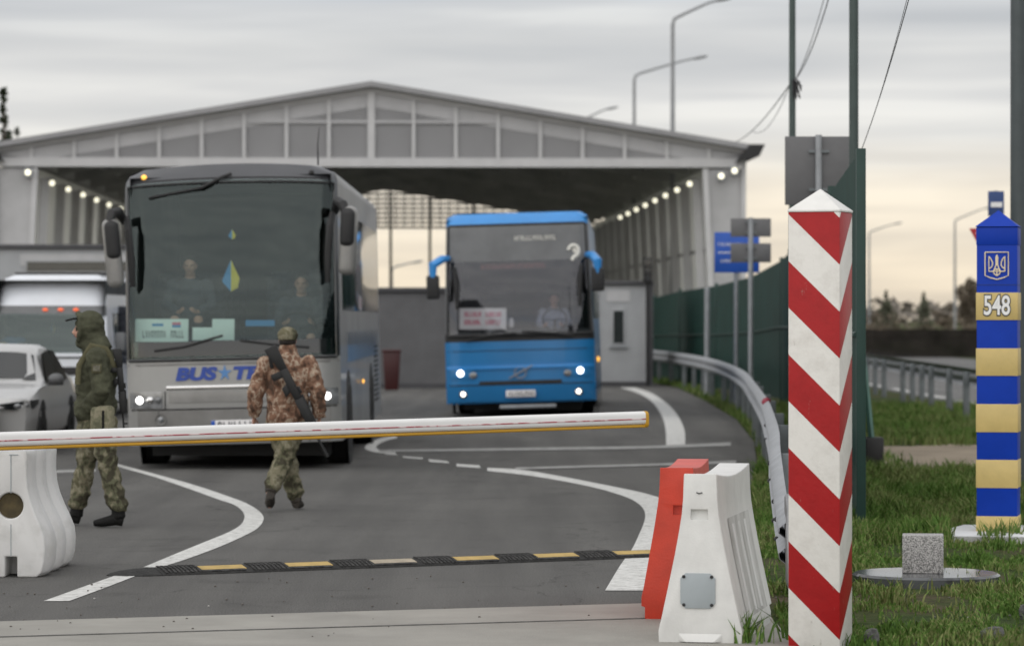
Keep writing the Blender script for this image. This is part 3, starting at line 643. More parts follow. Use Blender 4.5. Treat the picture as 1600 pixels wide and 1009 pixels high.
for i in range(mods):
    xa = x_s+i*ml
    for r_ in range(9):
        xx = xa+.03+r_*.031
        if xx > BL-.05: break
        yk = .02*math.sin(i*3+r_*1.9)
        for (ya, za, yb, zb) in ((-.175,.014,-.095,.036),(-.088,.0375,-.034,.0445),(-.028,.0465,.03,.0465)):
            rib.add([(xx,ya,za),(xx+.017,ya+yk*.3,za),(xx+.017,yb,zb),(xx,yb,zb),(xx,ya,za+.008),(xx+.017,ya+yk*.3,za+.008),(xx+.017,yb,zb+.008),(xx,yb,zb+.008)], [(0,3,2,1),(4,5,6,7),(0,1,5,4),(1,2,6,5),(2,3,7,6),(3,0,4,7)])
    for r_ in range(14):
        xx = xa+.31+r_*(ml-.33)/14
        rib.box((xx, -.155, .022), (.022,.03,.008), Matrix.Rotation(.3, 3, 'X'))
rib.build('tread_ribs', surf('rubber_worn', (.065,.064,.062), .9, var=.4, scale=25, bump=.6), sb, smooth=False)
for i in range(mods):
    xa = x_s+i*ml+.31; xb = x_s+(i+1)*ml-.01
    k = MB(); k.add([(xa,-.128,.0288),(xb,-.128,.0288),(xb,-.03,.0475),(xa,-.03,.0475),(xa,-.128,.024),(xb,-.128,.024),(xb,-.03,.042),(xa,-.03,.042)], [(0,1,2,3),(4,7,6,5),(0,4,5,1),(2,6,7,3),(1,5,6,2),(3,7,4,0)])
    k.build('reflector_plate', 'panel_faded' if i == 2 else 'panel_yellow', sb, smooth=False)

# =====================================================================  buses
class Shell:
    """A coach shape: x across (u in -1..1), z up, front face at y = Y(u, z), body runs to +y."""
    def __init__(s, W, H, L, z0, r, bulge, rake0, rake, low=0, tumble=0, crown=0): s.__dict__.update(locals())
    def hw(s, z):
        b = s.W/2-s.tumble*max(0, z-1.3)
        if z > s.H-s.r: b += -s.r+math.sqrt(max(0, s.r**2-(z-(s.H-s.r))**2))
        return b
    def Y(s, u, z):
        y = s.bulge*(abs(u)**3.2)+.10*max(0, (abs(u)-.86)/.14)**2
        if z > s.rake0: y += s.rake*((z-s.rake0)/(s.H-s.rake0))**1.6
        if z < s.low: y += .10*((s.low-z)/s.low)
        t = (z-(s.H-.28))/.28
        if t > 0: y += .16*t*t
        return y
    def pt(s, u, z, off=0): return (u*s.hw(z), s.Y(u, z)-off, z+s.crown*(1-u*u)*max(0, (z-2.6)/(s.H-2.6)))
    def u(s, x, z=1.2): return x/s.hw(z)
    def patch(s, u0, u1, z0, z1, off, nu=14, nv=6, th=.0):
        m = MB(); us = np.linspace(u0, u1, nu); vs = np.linspace(z0, z1, nv)
        m.grid(lambda u, z: s.pt(u, z, off), us, vs); return m
def hull(sh, zones, parent, ws, wu=.965):
    """front zones [(z0,z1,mat,name)], sides/roof/rear/floor"""
    us = np.unique(np.concatenate([np.linspace(-1,1,25), [-wu, wu]]))
    for (a, b, mat, name) in zones:
        m = MB(); n = max(3, int((b-a)/.05)); zs = np.linspace(a, b, n)
        if a >= ws[0]-1e-6 and b <= ws[1]+1e-6:
            m.grid(lambda u, z: sh.pt(u, z), [u for u in us if u <= -wu], zs); m2 = MB(); m2.grid(lambda u, z: sh.pt(u, z), [u for u in us if u >= wu], zs); m2.build(name, mat, parent, sharp=40)
        else: m.grid(lambda u, z: sh.pt(u, z), us, zs)
        m.build(name, mat, parent, sharp=40)
def hull_sides(sh, z0, parent, mat, roofmat):
    zs = list(np.linspace(z0, sh.H-sh.r, 8))+list(np.linspace(sh.H-sh.r, sh.H, 8))[1:]
    zk = sh.H-sh.r*.55
    left = [(-1, z) for z in zs]; top = [(u, sh.H) for u in np.linspace(-1, 1, 25)[1:-1]]; right = [(1, z) for z in zs[::-1]]
    line_ = left+top+right
    ys = [None, .35, 1.0, 3.0, 5., 8., sh.L-.25, sh.L]
    def ring(y):
        out = []
        for u, z in line_:
            yy = sh.Y(u, z) if y is None else max(y, sh.Y(u, z)+.01)
            x = u*sh.hw(z); zz = sh.pt(u, z)[2]
            if y == sh.L: x *= .96; zz = z-.05*(z-z0)/(sh.H-z0)
            out.append((x, yy, zz))
        return out
    m = MB(); rings = [ring(y) for y in ys]; m.loft(rings, cap=False, close=False)
    n = len(line_); base = (len(ys)-1)*n; m.f.append(tuple(range(base, base+n)))
    m.f.append(tuple([i*n for i in range(len(ys))]+[i*n+n-1 for i in range(len(ys)-1, -1, -1)]))
    return m.build('body_shell', mat, parent, sharp=40)
def wheel(parent, x, y, r, w):
    k = MB().lathe([(r*.55,-w/2),(r*.9,-w/2),(r,-w/2+.04),(r,w/2-.04),(r*.9,w/2),(r*.55,w/2)], (x, y, r), 'x', 32).build('wheel', 'tyre', parent)
    sg = 1 if x > 0 else -1
    MB().lathe([(.03,0),(r*.2,.0),(r*.25,-.05),(r*.5,-.07),(r*.57,0),(r*.57,-w*.6),(.03,-w*.6)] if sg > 0 else [(.03,0),(r*.2,0),(r*.25,.05),(r*.5,.07),(r*.57,0),(r*.57,w*.6),(.03,w*.6)], (x+sg*w/2, y, r), 'x', 28).build('rim', 'steel', k)
def lamp(sh, u, z, r, mat, parent, name='headlight', rz=None, lens='lens', off=.012):
    x, y, zz = sh.pt(u, z)
    k = MB().ell((x, y-off, z), (r*1.25, .03, (rz or r)*1.25), n=20, m=10).build(name, lens, parent)
    MB().ell((x, y-off-.016, z), (r, .03, rz or r), n=20, m=10).build('bulb', mat, k)
    return k
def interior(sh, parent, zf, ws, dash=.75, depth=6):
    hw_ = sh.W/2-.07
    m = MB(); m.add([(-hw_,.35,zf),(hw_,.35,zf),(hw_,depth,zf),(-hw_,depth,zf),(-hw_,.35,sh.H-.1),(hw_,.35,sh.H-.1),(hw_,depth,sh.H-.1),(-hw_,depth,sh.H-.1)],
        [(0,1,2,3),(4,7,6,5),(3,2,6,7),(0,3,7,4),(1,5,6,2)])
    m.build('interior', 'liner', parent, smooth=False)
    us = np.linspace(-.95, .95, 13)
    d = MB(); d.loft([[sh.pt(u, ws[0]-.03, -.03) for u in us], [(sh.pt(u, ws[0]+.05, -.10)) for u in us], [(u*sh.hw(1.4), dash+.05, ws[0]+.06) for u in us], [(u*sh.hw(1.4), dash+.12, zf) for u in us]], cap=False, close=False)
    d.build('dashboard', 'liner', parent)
    for yy in (2.1, 3.1, 4.1, 5.1):
        for x in (-.92,-.46,.46,.92):
            k = MB(); k.box((x, yy+.22, zf+.85), (.42,.12,.95)); k.box((x, yy, zf+.42), (.42,.44,.14)); k.box((x, yy+.2, zf+1.3), (.3,.13,.16))
            k.build('seat', 'seat_cloth', parent, bevel=.04)
def wheel_steer(parent, x, y, z):
    pts = [(x+.22*math.cos(a), y-.22*math.sin(a)*.45, z+.22*math.sin(a)*.85) for a in np.linspace(0, 2*math.pi, 25)]
    m = MB().tube(pts, .016, 8, cap=False); m.cyl((x-.2,y,z),(x+.2,y,z), .014); m.cyl((x,y,z),(x,y-.15,z-.35), .03)
    m.build('steering_wheel', 'dark', parent)
def roll(root, ang, skip=('wheel', 'underside')):
    for ch in root.children:
        if ch.name.split('.')[0] not in skip: ch.rotation_euler.y = ang
def strokes(m, x0, x1, z, hgt, y, n, slant=0, fat=.35):
    """rows of short, unreadable letter-like marks"""
    w = (x1-x0)/n
    for i in range(n):
        x = x0+i*w+w*.5
        kd = random.random()
        m.box((x-w*.22, y, z), (w*fat*.6, .002, hgt))
        if kd < .7: m.box((x+w*.05, y, z+hgt*.4*(1 if kd > .3 else -1)), (w*.5, .002, hgt*.2))
        if kd > .35: m.box((x+w*.25, y, z), (w*fat*.5, .002, hgt*.9))

# ---------------------------------------------------------------- silver coach
cd = 38.6; cs = F/cd; cx = X(367, cd)
cz = lambda y: Z(y, cd)
coach = empty('coach', (cx, cd, 0), 0, 'silver grey touring coach with lit headlights and blue lettering under its tall windscreen', 'bus')
SH = Shell(2.49, 3.52, 12.0, .30, .20, .10, 1.25, .30, low=.75, crown=.05)
WS = (1.30, 3.30)
hull(SH, [(.30, 1.30, 'silver', 'front_panel'), (1.30, 3.30, 'coach_top', 'windscreen_pillar'), (3.30, 3.52, 'coach_top', 'roof_visor')], coach, WS)
hull_sides(SH, .30, coach, 'silver_side', 'coach_top')
g = SH.patch(-.975, .975, 1.27, 3.34, .008, 31, 14).build('windscreen', 'glass_front', coach)
gk = MB()
us = np.linspace(-.97, .97, 25)
gk.tube([SH.pt(u, 1.29, .012) for u in us], .022, 8); gk.tube([SH.pt(u, 3.31, .010) for u in us], .016, 8)
for sgn in (-1, 1): gk.tube([SH.pt(sgn*.972, z, .008) for z in np.linspace(1.29, 3.31, 14)], .02, 8)
gk.build('windscreen_seal', 'black_gloss', g)
SH.patch(-.93, .93, 1.33, 1.50, .010, 25, 3).build('windscreen_band', 'black_gloss', g)
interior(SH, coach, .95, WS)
# front panel relief
def strip(sh, u0, u1, z0, z1, off, mat, name, parent, nu=21, nv=4, bev=0):
    m = MB(); us = np.linspace(u0, u1, nu)
    m.loft([[sh.pt(u, z0, -.02) for u in us], [sh.pt(u, z0, off) for u in us], [sh.pt(u, (z0+z1)/2, off+.004) for u in us], [sh.pt(u, z1, off) for u in us], [sh.pt(u, z1, -.02) for u in us]], cap=False, close=False)
    for e in (0, nu-1): m.f.append(tuple(k*nu+e for k in range(5)))
    return m.build(name, mat, parent, sharp=30)
strip(SH, -.62, .62, .945, .985, .018, 'chrome', 'trim_strip', coach)
strip(SH, -.60, .60, .79, .925, .014, 'silver_dirty', 'grille_panel', coach)
strip(SH, -.90, .90, .30, .70, .016, 'silver_dirty', 'bumper', coach)
strip(SH, -.99, .99, 1.225, 1.262, .006, 'silver_dirty', 'panel_lip', coach)
for sgn in (-1, 1):
    k = strip(SH, sgn*.66, sgn*.975, .735, .925, .012, 'lens', 'headlight', coach, nu=9)
    for (uu, rr, mt) in ((.875, .043, 'head_glow'), (.775, .046, 'chrome'), (.70, .04, 'lens')):
        x, y, z = SH.pt(sgn*uu, .83)
        o = MB().ell((x, y-.016, z), (rr, .03, rr), n=18, m=9).build('bulb', mt, k)
    x, y, z = SH.pt(sgn*.68, .60)
    k2 = MB().lathe([(.002,0),(.05,0),(.065,-.02),(.065,.03)], (x, y-.018, .60), 'y', 20).build('fog_light', 'silver_dirty', coach)
    MB().ell((x, y-.018, .60), (.04,.02,.04)).build('lens', 'lens', k2)
x, y, z = SH.pt(-.83, 3.415); a = MB().ell((x, y-.01, z), (.032,.02,.032)).build('marker_light', 'amber_glow', coach)
x, y, z = SH.pt(.78, 3.42); MB().ell((x, y-.01, z), (.032,.02,.032)).build('marker_light', 'dark', coach)
# lettering and plate
sk = Matrix(((1,.25,0,0),(0,1,0,0),(0,0,1,0),(0,0,0,1)))
yl = SH.Y(.5, 1.12)-.016
for txt, xx in (('BUS', -.42), ('TR', .17)):
    MB().text(txt, .195, facing(xx, SH.Y(.3,1.1)-.012, 1.115) @ sk @ Matrix.Diagonal((1.36,1,1,1)), .003, .011).build('lettering', 'letter_blue', coach, smooth=False)
st = MB(); pts = [(-.09+.085*(1 if i % 2 == 0 else .36)*math.cos(R(90+36*i)), 1.125+.10*(1 if i % 2 == 0 else .36)*math.sin(R(90+36*i))) for i in range(10)]
st.prism(pts, SH.Y(.1,1.1)-.012, SH.Y(.1,1.1)+.0); st.build('star_emblem', 'letter_cyan', coach, smooth=False)
np_ = MB().box((-.0,-.03,.525), (.52,.02,.11)).build('number_plate', 'paper', coach, bevel=.004)
MB().box((-.235,-.042,.525), (.045,.006,.105)).build('plate_band', 'sign_blue', np_)
kk = MB(); strokes(kk, -.19, .24, .525, .075, -.0425, 7); kk.build('plate_marks', 'ink', np_, smooth=False)
for sgn in (-1, 1):
    m = MB(); m.tube([SH.pt(sgn*.635, z, .013) for z in (.71, .8, .93)], .006, 6); m.build('panel_gap', 'dark', coach)
    m = MB(); m.tube([SH.pt(sgn*.70, z, .015) for z in (.31, .5, .70)], .005, 6); m.build('panel_gap', 'dark', coach)
m = MB(); m.tube([SH.pt(u, .715, .006) for u in np.linspace(-.96,.96,21)], .008, 6); m.build('panel_gap', 'dark', coach)
m = MB(); m.tube([SH.pt(u, 3.36, .003) for u in np.linspace(-.9,.9,21)], .006, 6); m.build('panel_gap', 'dark', coach)
# wipers
def wiper(sh, pts, parent, off=.03, r=.012):
    m = MB(); m.tube([sh.pt(sh.u(px_, z_), z_, off) for px_, z_ in pts], r, 8); return m
w1 = wiper(SH, [(.02,3.40),(-.10,3.36),(-.33,3.25)], coach, .05, .020); w1.build('wiper', 'dark', coach)
w1 = wiper(SH, [(-.95,3.17),(-.33,3.25)], coach, .035, .014); w1.build('wiper', 'dark', coach)
w1 = wiper(SH, [(-.9,1.40),(-.55,1.44),(-.1,1.56)], coach, .05, .014); w1.build('wiper', 'dark', coach)
w1 = wiper(SH, [(.9,1.40),(.5,1.44),(.1,1.50)], coach, .05, .014); w1.build('wiper', 'dark', coach)
for sgn in (-1, 1):
    xa = sgn*1.22
    if sgn < 0: pts = [(-1.24,.25,2.92),(-1.28,.0,3.02),(-1.34,-.12,3.0),(-1.37,-.15,2.88)]; mc = (-1.335,-.13,2.54)
    else: pts = [(1.22,.25,2.98),(1.27,.0,3.08),(1.33,-.12,3.04),(1.37,-.15,2.94)]; mc = (1.385,-.13,2.62)
    k = MB(); k.tube(pts, [.05,.06,.06,.05], 10)
    k.tube([(sgn*1.20,.12,2.95),(sgn*1.17,.0,2.80),(sgn*1.14,-.02,2.45),(sgn*1.13,0,2.15)], [.035,.045,.045,.03], 8)
    mm = k.build('mirror', 'dark', coach)
    rt = Matrix.Rotation(sgn*R(4), 3, 'Y')
    k = MB(); k.box(mc, (.20,.17,.80), rt); k.build('mirror_shell', 'silver_dirty', mm, bevel=.082, seg=5, sharp=60)
    k = MB(); k.box((mc[0]-.0,mc[1]-.03,mc[2]+.15), (.17,.17,.46), rt); k.build('mirror_cover', 'dark', mm, bevel=.075, seg=5, sharp=60)
MB().tube([(1.0,.9,3.55),(1.0,.92,3.80),(1.02,1.0,4.0)], [.012,.008,.004], 6).build('antenna', 'dark', coach)
for sgn in (-1, 1):
    for i, (ya, yb) in enumerate(((1.0,11.4),)):
        MB().box((sgn*1.246, (ya+yb)/2, 2.42), (.012, yb-ya, 1.20)).build('side_window', 'black_gloss', coach, bevel=.002)
    MB().box((sgn*1.246, 6.3, 1.38), (.006, 9.0, .36)).build('side_stripe', 'side_blue', coach)
    for yy in (1.95, 8.4):
        ar = MB(); ar.lathe([(.02,-.004),(.60,-.004),(.60,.006),(.02,.006)], (sgn*1.247, yy, .5), 'x', 28); ar.build('wheel_arch', 'dark', coach)
        wheel(coach, sgn*1.10, yy, .50, .30)
    kk = MB()
    for j in range(12): kk.box((sgn*1.249, 10.2, .55+j*.07), (.01, 1.2, .03))
    kk.build('side_grille', 'dark', coach)
    lt_ = MB().ell((sgn*1.28, 5.2, .9), (.015,.05,.03)).build('side_marker', 'amber_glow', coach)
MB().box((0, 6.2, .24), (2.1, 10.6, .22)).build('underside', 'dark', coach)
wheel_steer(coach, .72, .85, 1.62)
roll(coach, R(-1.4))
# things behind the coach windscreen
def cl(x, y, z): return (cx+x, cd+y, z)
def card(name, w, hgt, loc, mat, label, cat, fn=None, tilt=-.12):
    root = MB().box((0,0,hgt/2), (w,.006,hgt)).build(name, mat, bevel=.001)
    root.location = loc; root.rotation_euler = (tilt, 0, 0); tag(root, label, cat)
    if fn: fn(root)
    return root
def f1(r):
    k = MB(); strokes(k, -.23, .05, .09, .085, -.0045, 8); strokes(k, .10, .26, .09, .085, -.0045, 5); k.build('marks', 'ink', r, smooth=False)
    k = MB(); k.box((.17,-.0045,.215), (.10,.002,.03)); k.build('flag', 'ink_pink', r)
    k = MB(); k.box((.17,-.0045,.185), (.10,.002,.03)); k.box((-.05,-.0045,.20), (.13,.002,.03)); k.build('flag', 'flag_blue', r)
card('destination_board', .62, .27, cl(-.88,.30,1.48), 'paper_mint', 'pale mint destination board behind the coach windscreen at lower left', 'sign board', f1)
card('paper_notice', .23, .15, cl(-.405,.28,1.50), 'paper_mint', 'small pale paper next to the mint board inside the coach windscreen', 'paper')
card('paper_notice', .26, .25, cl(-.16,.28,1.50), 'paper_mint', 'larger pale green paper in the middle of the coach windscreen', 'paper')
kk = MB(); kk.box((0,0,.04), (.34,.01,.07)); o = kk.build('blue_card', 'flag_blue'); o.location = cl(.27,.30,1.66); tag(o, 'small blue card lying behind the middle of the coach windscreen', 'card')
def pennant(name, loc, w, hgt, label, ground=False):
    r = empty(name, loc, 0, label, 'pennant')
    MB().add([(-w/2,0,.38*hgt),(0,-.01,hgt),(0,-.012,0),(-w*.5,.0,.30*hgt),(-w/2,.006,.38*hgt),(0,.0,hgt),(0,.0,0)], [(0,1,2,3),(4,3,6,5)]).build('blue_half', 'flag_blue', r, smooth=False)
    MB().add([(0,-.012,0),(0,-.01,hgt),(w*.5,0,.42*hgt),(w*.4,.004,.12*hgt)], [(0,2,1),(0,3,2)]).build('yellow_half', 'flag_yellow', r, smooth=False)
    MB().cyl((0,0,hgt),(0,0,hgt+.22), .004, n=6).build('cord', 'dark', r)
pennant('pennant', cl(-.07,.30,cz(455)), .20, .37, 'blue and yellow pennant hanging in the coach windscreen')
pennant('pennant', cl(-.06,.33,cz(373)), .085, .12, 'tiny blue and yellow tag hanging high in the coach windscreen')

# ---------------------------------------------------------------- blue bus
bd_ = 59.0; bz = lambda y: Z(y, bd_); bx = X(815, bd_)
blue = empty('coach', (bx, bd_, 0), R(-2.0), 'bright blue coach with four lit lamps and a white placard in its windscreen', 'bus')
SB = Shell(2.66, 3.64, 12.0, .27, .12, .07, 1.35, .22, low=.55, tumble=.03)
WB = (1.50, 3.42)
hull(SB, [(.27, 1.36, 'bus_blue', 'front_panel'), (1.36, 1.50, 'dark', 'windscreen_sill'), (1.50, 3.42, 'visor_grey', 'windscreen_pillar'), (3.42, 3.64, 'bus_blue_light', 'roof_visor')], blue, WB, .95)
hull_sides(SB, .27, blue, 'bus_blue', 'bus_blue')
g = SB.patch(-.965, .965, 1.48, 2.78, .008, 31, 10).build('windscreen', 'glass_blue_bus', blue)
v = SB.patch(-.965, .965, 2.78, 3.44, .009, 31, 8).build('upper_windscreen', 'visor_grey', blue)
m = MB(); strokes(m, -.05, .70, 3.18, .08, SB.Y(.3,3.18)-.02, 14); m.build('lettering', 'mark_pale', v, smooth=False)
m = MB(); m.tube([(1.0+.09*math.cos(a)-.0, SB.Y(.8,2.9)-.02, 2.93+.10*math.sin(a)) for a in np.linspace(R(170), R(-60), 9)]+[(1.0,SB.Y(.78,2.8)-.02,2.82),(.97,SB.Y(.75,2.75)-.02,2.76)], .035, 6); m.ell((1.03, SB.Y(.8,2.95)-.02, 2.95), (.05,.01,.06)); m.build('swirl_emblem', 'mark_pale', v)
MB().box((-.08, SB.Y(.1,2.7)+.02, 2.69), (1.15,.03,.10)).build('display_board', surf('led_red', (.16,.04,.03), .6, var=.4, scale=20), g)
gk = MB()
for sgn in (-1, 1): gk.tube([SB.pt(sgn*.962, z, .012) for z in np.linspace(1.46, 3.42, 14)], .022, 8)
gk.tube([SB.pt(u, 3.43, .012) for u in np.linspace(-.96,.96,20)], .02, 8); gk.tube([SB.pt(u, 1.47, .012) for u in np.linspace(-.96,.96,20)], .03, 8)
gk.build('windscreen_seal', 'dark', g)
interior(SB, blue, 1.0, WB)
strip(SB, -.98, .98, .87, .93, .03, 'bus_blue_light', 'crease', blue)
strip(SB, -.55, .55, .60, .66, .012, 'dark', 'grille_slot', blue)
strip(SB, -.97, .97, .30, .58, .03, 'bus_blue', 'bumper', blue)
for sgn in (-1, 1):
    k = strip(SB, sgn*.62, sgn*.93, .72, .88, .016, 'bus_blue', 'headlight', blue, nu=9)
    x, y, z = SB.pt(sgn*.80, .81); MB().ell((x, y-.026, z), (.056,.03,.056), n=18, m=9).build('bulb', 'head_glow', k)
    x, y, z = SB.pt(sgn*.63, .77); MB().ell((x, y-.020, z), (.07,.02,.06), n=18, m=9).build('indicator', 'lens', k)
    x, y, z = SB.pt(sgn*.77, .44); k = MB().ell((x, y-.03, z), (.075,.025,.075), n=18, m=9).build('fog_light', 'visor_grey', blue); MB().ell((x, y-.045, z), (.042,.025,.042), n=18, m=9).build('bulb', 'fog_glow', k)
m = MB(); m.tube([SB.pt(u, .592, .006) for u in np.linspace(-.96,.96,21)], .010, 6); m.build('panel_gap', 'dark', blue)
m = MB(); m.tube([SB.pt(u, 1.20, .004) for u in np.linspace(-.97,.97,21)], .006, 6); m.build('panel_gap', 'dark', blue)
# round badge with a diagonal bar
m = MB(); yb_ = SB.Y(0,.78)-.025
m.tube([(.10*math.cos(a), yb_, .80+.10*math.sin(a)) for a in np.linspace(0, 2*math.pi, 25)], .010, 6, cap=False); m.cyl((-.20, yb_-.004, .70), (.22, yb_-.004, .92), .013, n=8)
m.build('badge', 'steel', blue)
np_ = MB().box((0,-.075,.43), (.52,.02,.12)).build('number_plate', 'paper', blue, bevel=.004)
kk = MB(); strokes(kk, -.22, .24, .43, .085, -.0875, 8); kk.build('plate_marks', 'ink', np_, smooth=False)
MB().box((.12,.0,.20), (1.0,.10,.06)).build('tow_step', 'galv', blue, bevel=.01)
for sgn, (xm, zm) in ((-1, (-1.50, 2.30)), (1, (1.42, 2.36))):
    k = MB(); k.tube([(sgn*1.22,.25,2.86),(sgn*1.34,.0,2.84),(xm,-.12,2.74),(xm,-.13,2.52)], [.05,.075,.085,.06], 10); mm = k.build('mirror', 'bus_blue_light', blue)
    MB().box((xm,-.12,zm+.05), (.23,.13,.42)).build('mirror_housing', 'dark', mm, bevel=.04, seg=3)
    k = MB(); k.tube([(sgn*1.14, SB.Y(.9,2.6)-.05, 2.68),(sgn*1.10, SB.Y(.9,2.3)-.06, 2.4),(sgn*1.09, SB.Y(.9,1.9)-.05, 1.95)], [.03,.05,.03], 8); k.build('mirror_arm', 'dark', mm)
for pts in ([(-.95,1.38),(-.6,1.46),(-.05,1.50)], [(.95,1.42),(.7,1.47),(.05,1.53)]):
    wiper(SB, pts, blue, .05, .018).build('wiper', 'dark', blue)
for sgn in (-1, 1):
    for i, (ya, yb) in enumerate(((1.0,2.6),(2.7,4.5),(4.6,6.4),(6.5,8.3),(8.4,11.2))):
        MB().box((sgn*1.302, (ya+yb)/2, 2.3), (.05, yb-ya, 1.15)).build('side_window', 'black_gloss', blue, bevel=.006)
    for yy in (2.7, 8.6):
        MB().lathe([(.02,-.004),(.60,-.004),(.60,.006),(.02,.006)], (sgn*1.332, yy, .5), 'x', 28).build('wheel_arch', 'dark', blue); wheel(blue, sgn*1.10, yy, .50, .30)
    MB().ell((sgn*1.345, 4.2, .95), (.03,.06,.05)).build('side_marker', 'amber_glow', blue)
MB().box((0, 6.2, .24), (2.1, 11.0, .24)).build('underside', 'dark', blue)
wheel_steer(blue, .62, .85, 1.72)
roll(blue, R(-1.6))
def f2(r):
    k = MB()
    for zz in (.27, .13): strokes(k, -.33, -.03, zz, .09, -.0045, 6, fat=.6); strokes(k, .05, .33, zz, .09, -.0045, 6, fat=.6)
    k.build('marks', 'ink_pink', r, smooth=False)
bl = lambda x, y, z: (bx+x*math.cos(R(2))+y*math.sin(R(2)), bd_+y*math.cos(R(2))-x*math.sin(R(2)), z)
card('destination_board', .84, .38, bl(-.70,.26,1.56), 'paper', 'white placard with pink marks inside the blue coach windscreen', 'sign board', f2)
o = MB().lathe([(.002,0),(.045,0),(.05,.1),(.03,.16),(.002,.17)], n=14).build('cup', 'paper'); o.location = bl(-.20,.50,1.60); tag(o, 'small white cup on the blue coach dashboard', 'cup')

# ---------------------------------------------------------------- white van
vd = 57.5; vx = X(75, vd)
van = empty('van', (vx, vd, 0), 0, 'white high roofed van with three orange roof lights behind the silver car', 'van')
SV = Shell(2.0, 2.52, 6.2, .30, .16, .10, 1.05, .70, low=.5, tumble=.08)
VW = (1.18, 1.80)
hull(SV, [(.30, .62, 'van_grey', 'bumper'), (.62, 1.18, 'van_white', 'bonnet'), (1.18, 1.80, 'van_white', 'windscreen_pillar'), (1.80, 1.98, 'van_grey', 'visor'), (1.98, 2.52, 'van_white', 'high_roof')], van, VW, .93)
hull_sides(SV, .30, van, 'van_white', 'van_white')
SV.patch(-.945, .945, 1.16, 1.84, .008, 21, 6).build('windscreen', 'glass_car', van)
interior(SV, van, .6, VW, dash=1.2, depth=4)
strip(SV, -.5, .5, .78, .92, .02, 'dark', 'grille', van)
strip(SV, -.9, .9, 1.07, 1.10, .02, 'dark', 'bonnet_gap', van)
for u_ in (-.28, 0, .28):
    x, y, z = SV.pt(u_, 1.91); MB().ell((x+.18, y-.02, z), (.05,.03,.025)).build('roof_light', 'orange_glow', van)
for sgn in (-1, 1):
    strip(SV, sgn*.62, sgn*.97, .68, .95, .012, 'lens', 'headlight', van, nu=8)
    k = MB().box((sgn*1.16, .75, 1.35), (.18,.12,.32)).build('mirror', 'van_grey', van, bevel=.03)
    for ya, yb in ((1.3,2.3),(2.45,3.7),(3.85,5.9)): MB().box((sgn*.952, (ya+yb)/2, 1.55), (.10, yb-ya, .62)).build('side_window', 'black_gloss', van, bevel=.01)
    for yy in (1.0, 4.6): wheel(van, sgn*.86, yy, .34, .22)
for yy in (1.9, 2.9, 3.9): MB().box((0, yy, 2.55), (1.7,.05,.05)).build('roof_bar', 'dark', van, bevel=.008)
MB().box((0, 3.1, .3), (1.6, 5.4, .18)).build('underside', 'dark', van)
pennant('pennant', (vx-.0, vd+.62, 1.50), .08, .2, 'tiny yellow pendant hanging in the white van windscreen')
o = MB().ell((0,0,.08), (.16,.02,.10)); o.ell((.16,0,.12),(.12,.02,.05)); o = o.build('sticker', 'flag_blue'); o.location = (vx-.72, vd+.42, 1.26); tag(o, 'blue and yellow decoration at the lower left of the van windscreen', 'decoration')
MB().ell((-.12,-.015,.0), (.12,.02,.09)).build('yellow_patch', 'flag_yellow', o)

# ---------------------------------------------------------------- silver car (its front left half shows)
kd = 42.4; kx = X(52, kd)-.90
car = empty('car', (kx, kd, 0), 0, 'silver saloon car parked in front of the white van', 'car')
cu = [(-1,0),(-.96,.05),(-.8,.09),(-.4,.12),(0,.13)]
def carx(u, z, y):                                     # half width
    t = max(0, z-.80); w_ = .90-.0*t
    if z > .84: w_ = .86-.42*(z-.84)
    return u*w_
prof_top = [(0,.62),(.12,.74),(.55,.83),(1.15,.90),(1.35,.92),(2.05,1.34),(2.5,1.42),(3.2,1.41),(3.9,1.13),(4.2,1.02),(4.65,.98),(4.72,.7)]
ys = [0,.04,.12,.3,.55,.85,1.15,1.35,1.6,1.85,2.05,2.5,2.9,3.2,3.55,3.9,4.2,4.65,4.72]
top = lambda y: float(np.interp(y, [p[0] for p in prof_top], [p[1] for p in prof_top]))
rings = []
for y in ys:
    zt = top(y); nose = min(1, .86+.14*math.sqrt(max(0, min(1, y/.5)))); tail = 1 if y < 4.4 else .94
    wb = .90*nose*tail; ring = []
    belt = min(zt-.03, .86)
    zr = [.22,.30,.50,.70,belt]
    wr = [wb*.93, wb*.985, wb, wb*.985, wb*.94]
    if zt > belt+.1:
        zr += [belt+(zt-belt)*.5, zt-.07, zt-.015]; wr += [wb*.94-(zt-belt)*.22, wb*.94-(zt-belt)*.42, wb*.94-(zt-belt)*.42-.10]
    else:
        d_ = zt-belt; zr += [belt+d_*.4, belt+d_*.7, zt-.002]; wr += [wb*.90, wb*.80, wb*.55]
    L_ = [(-w_, y+(.10*(1-abs(w_/wb))*0), z_) for w_, z_ in zip(wr, zr)]
    rings.append(L_+[(0, y, zt)]+[(-a, b, c_) for a, b, c_ in L_[::-1]])
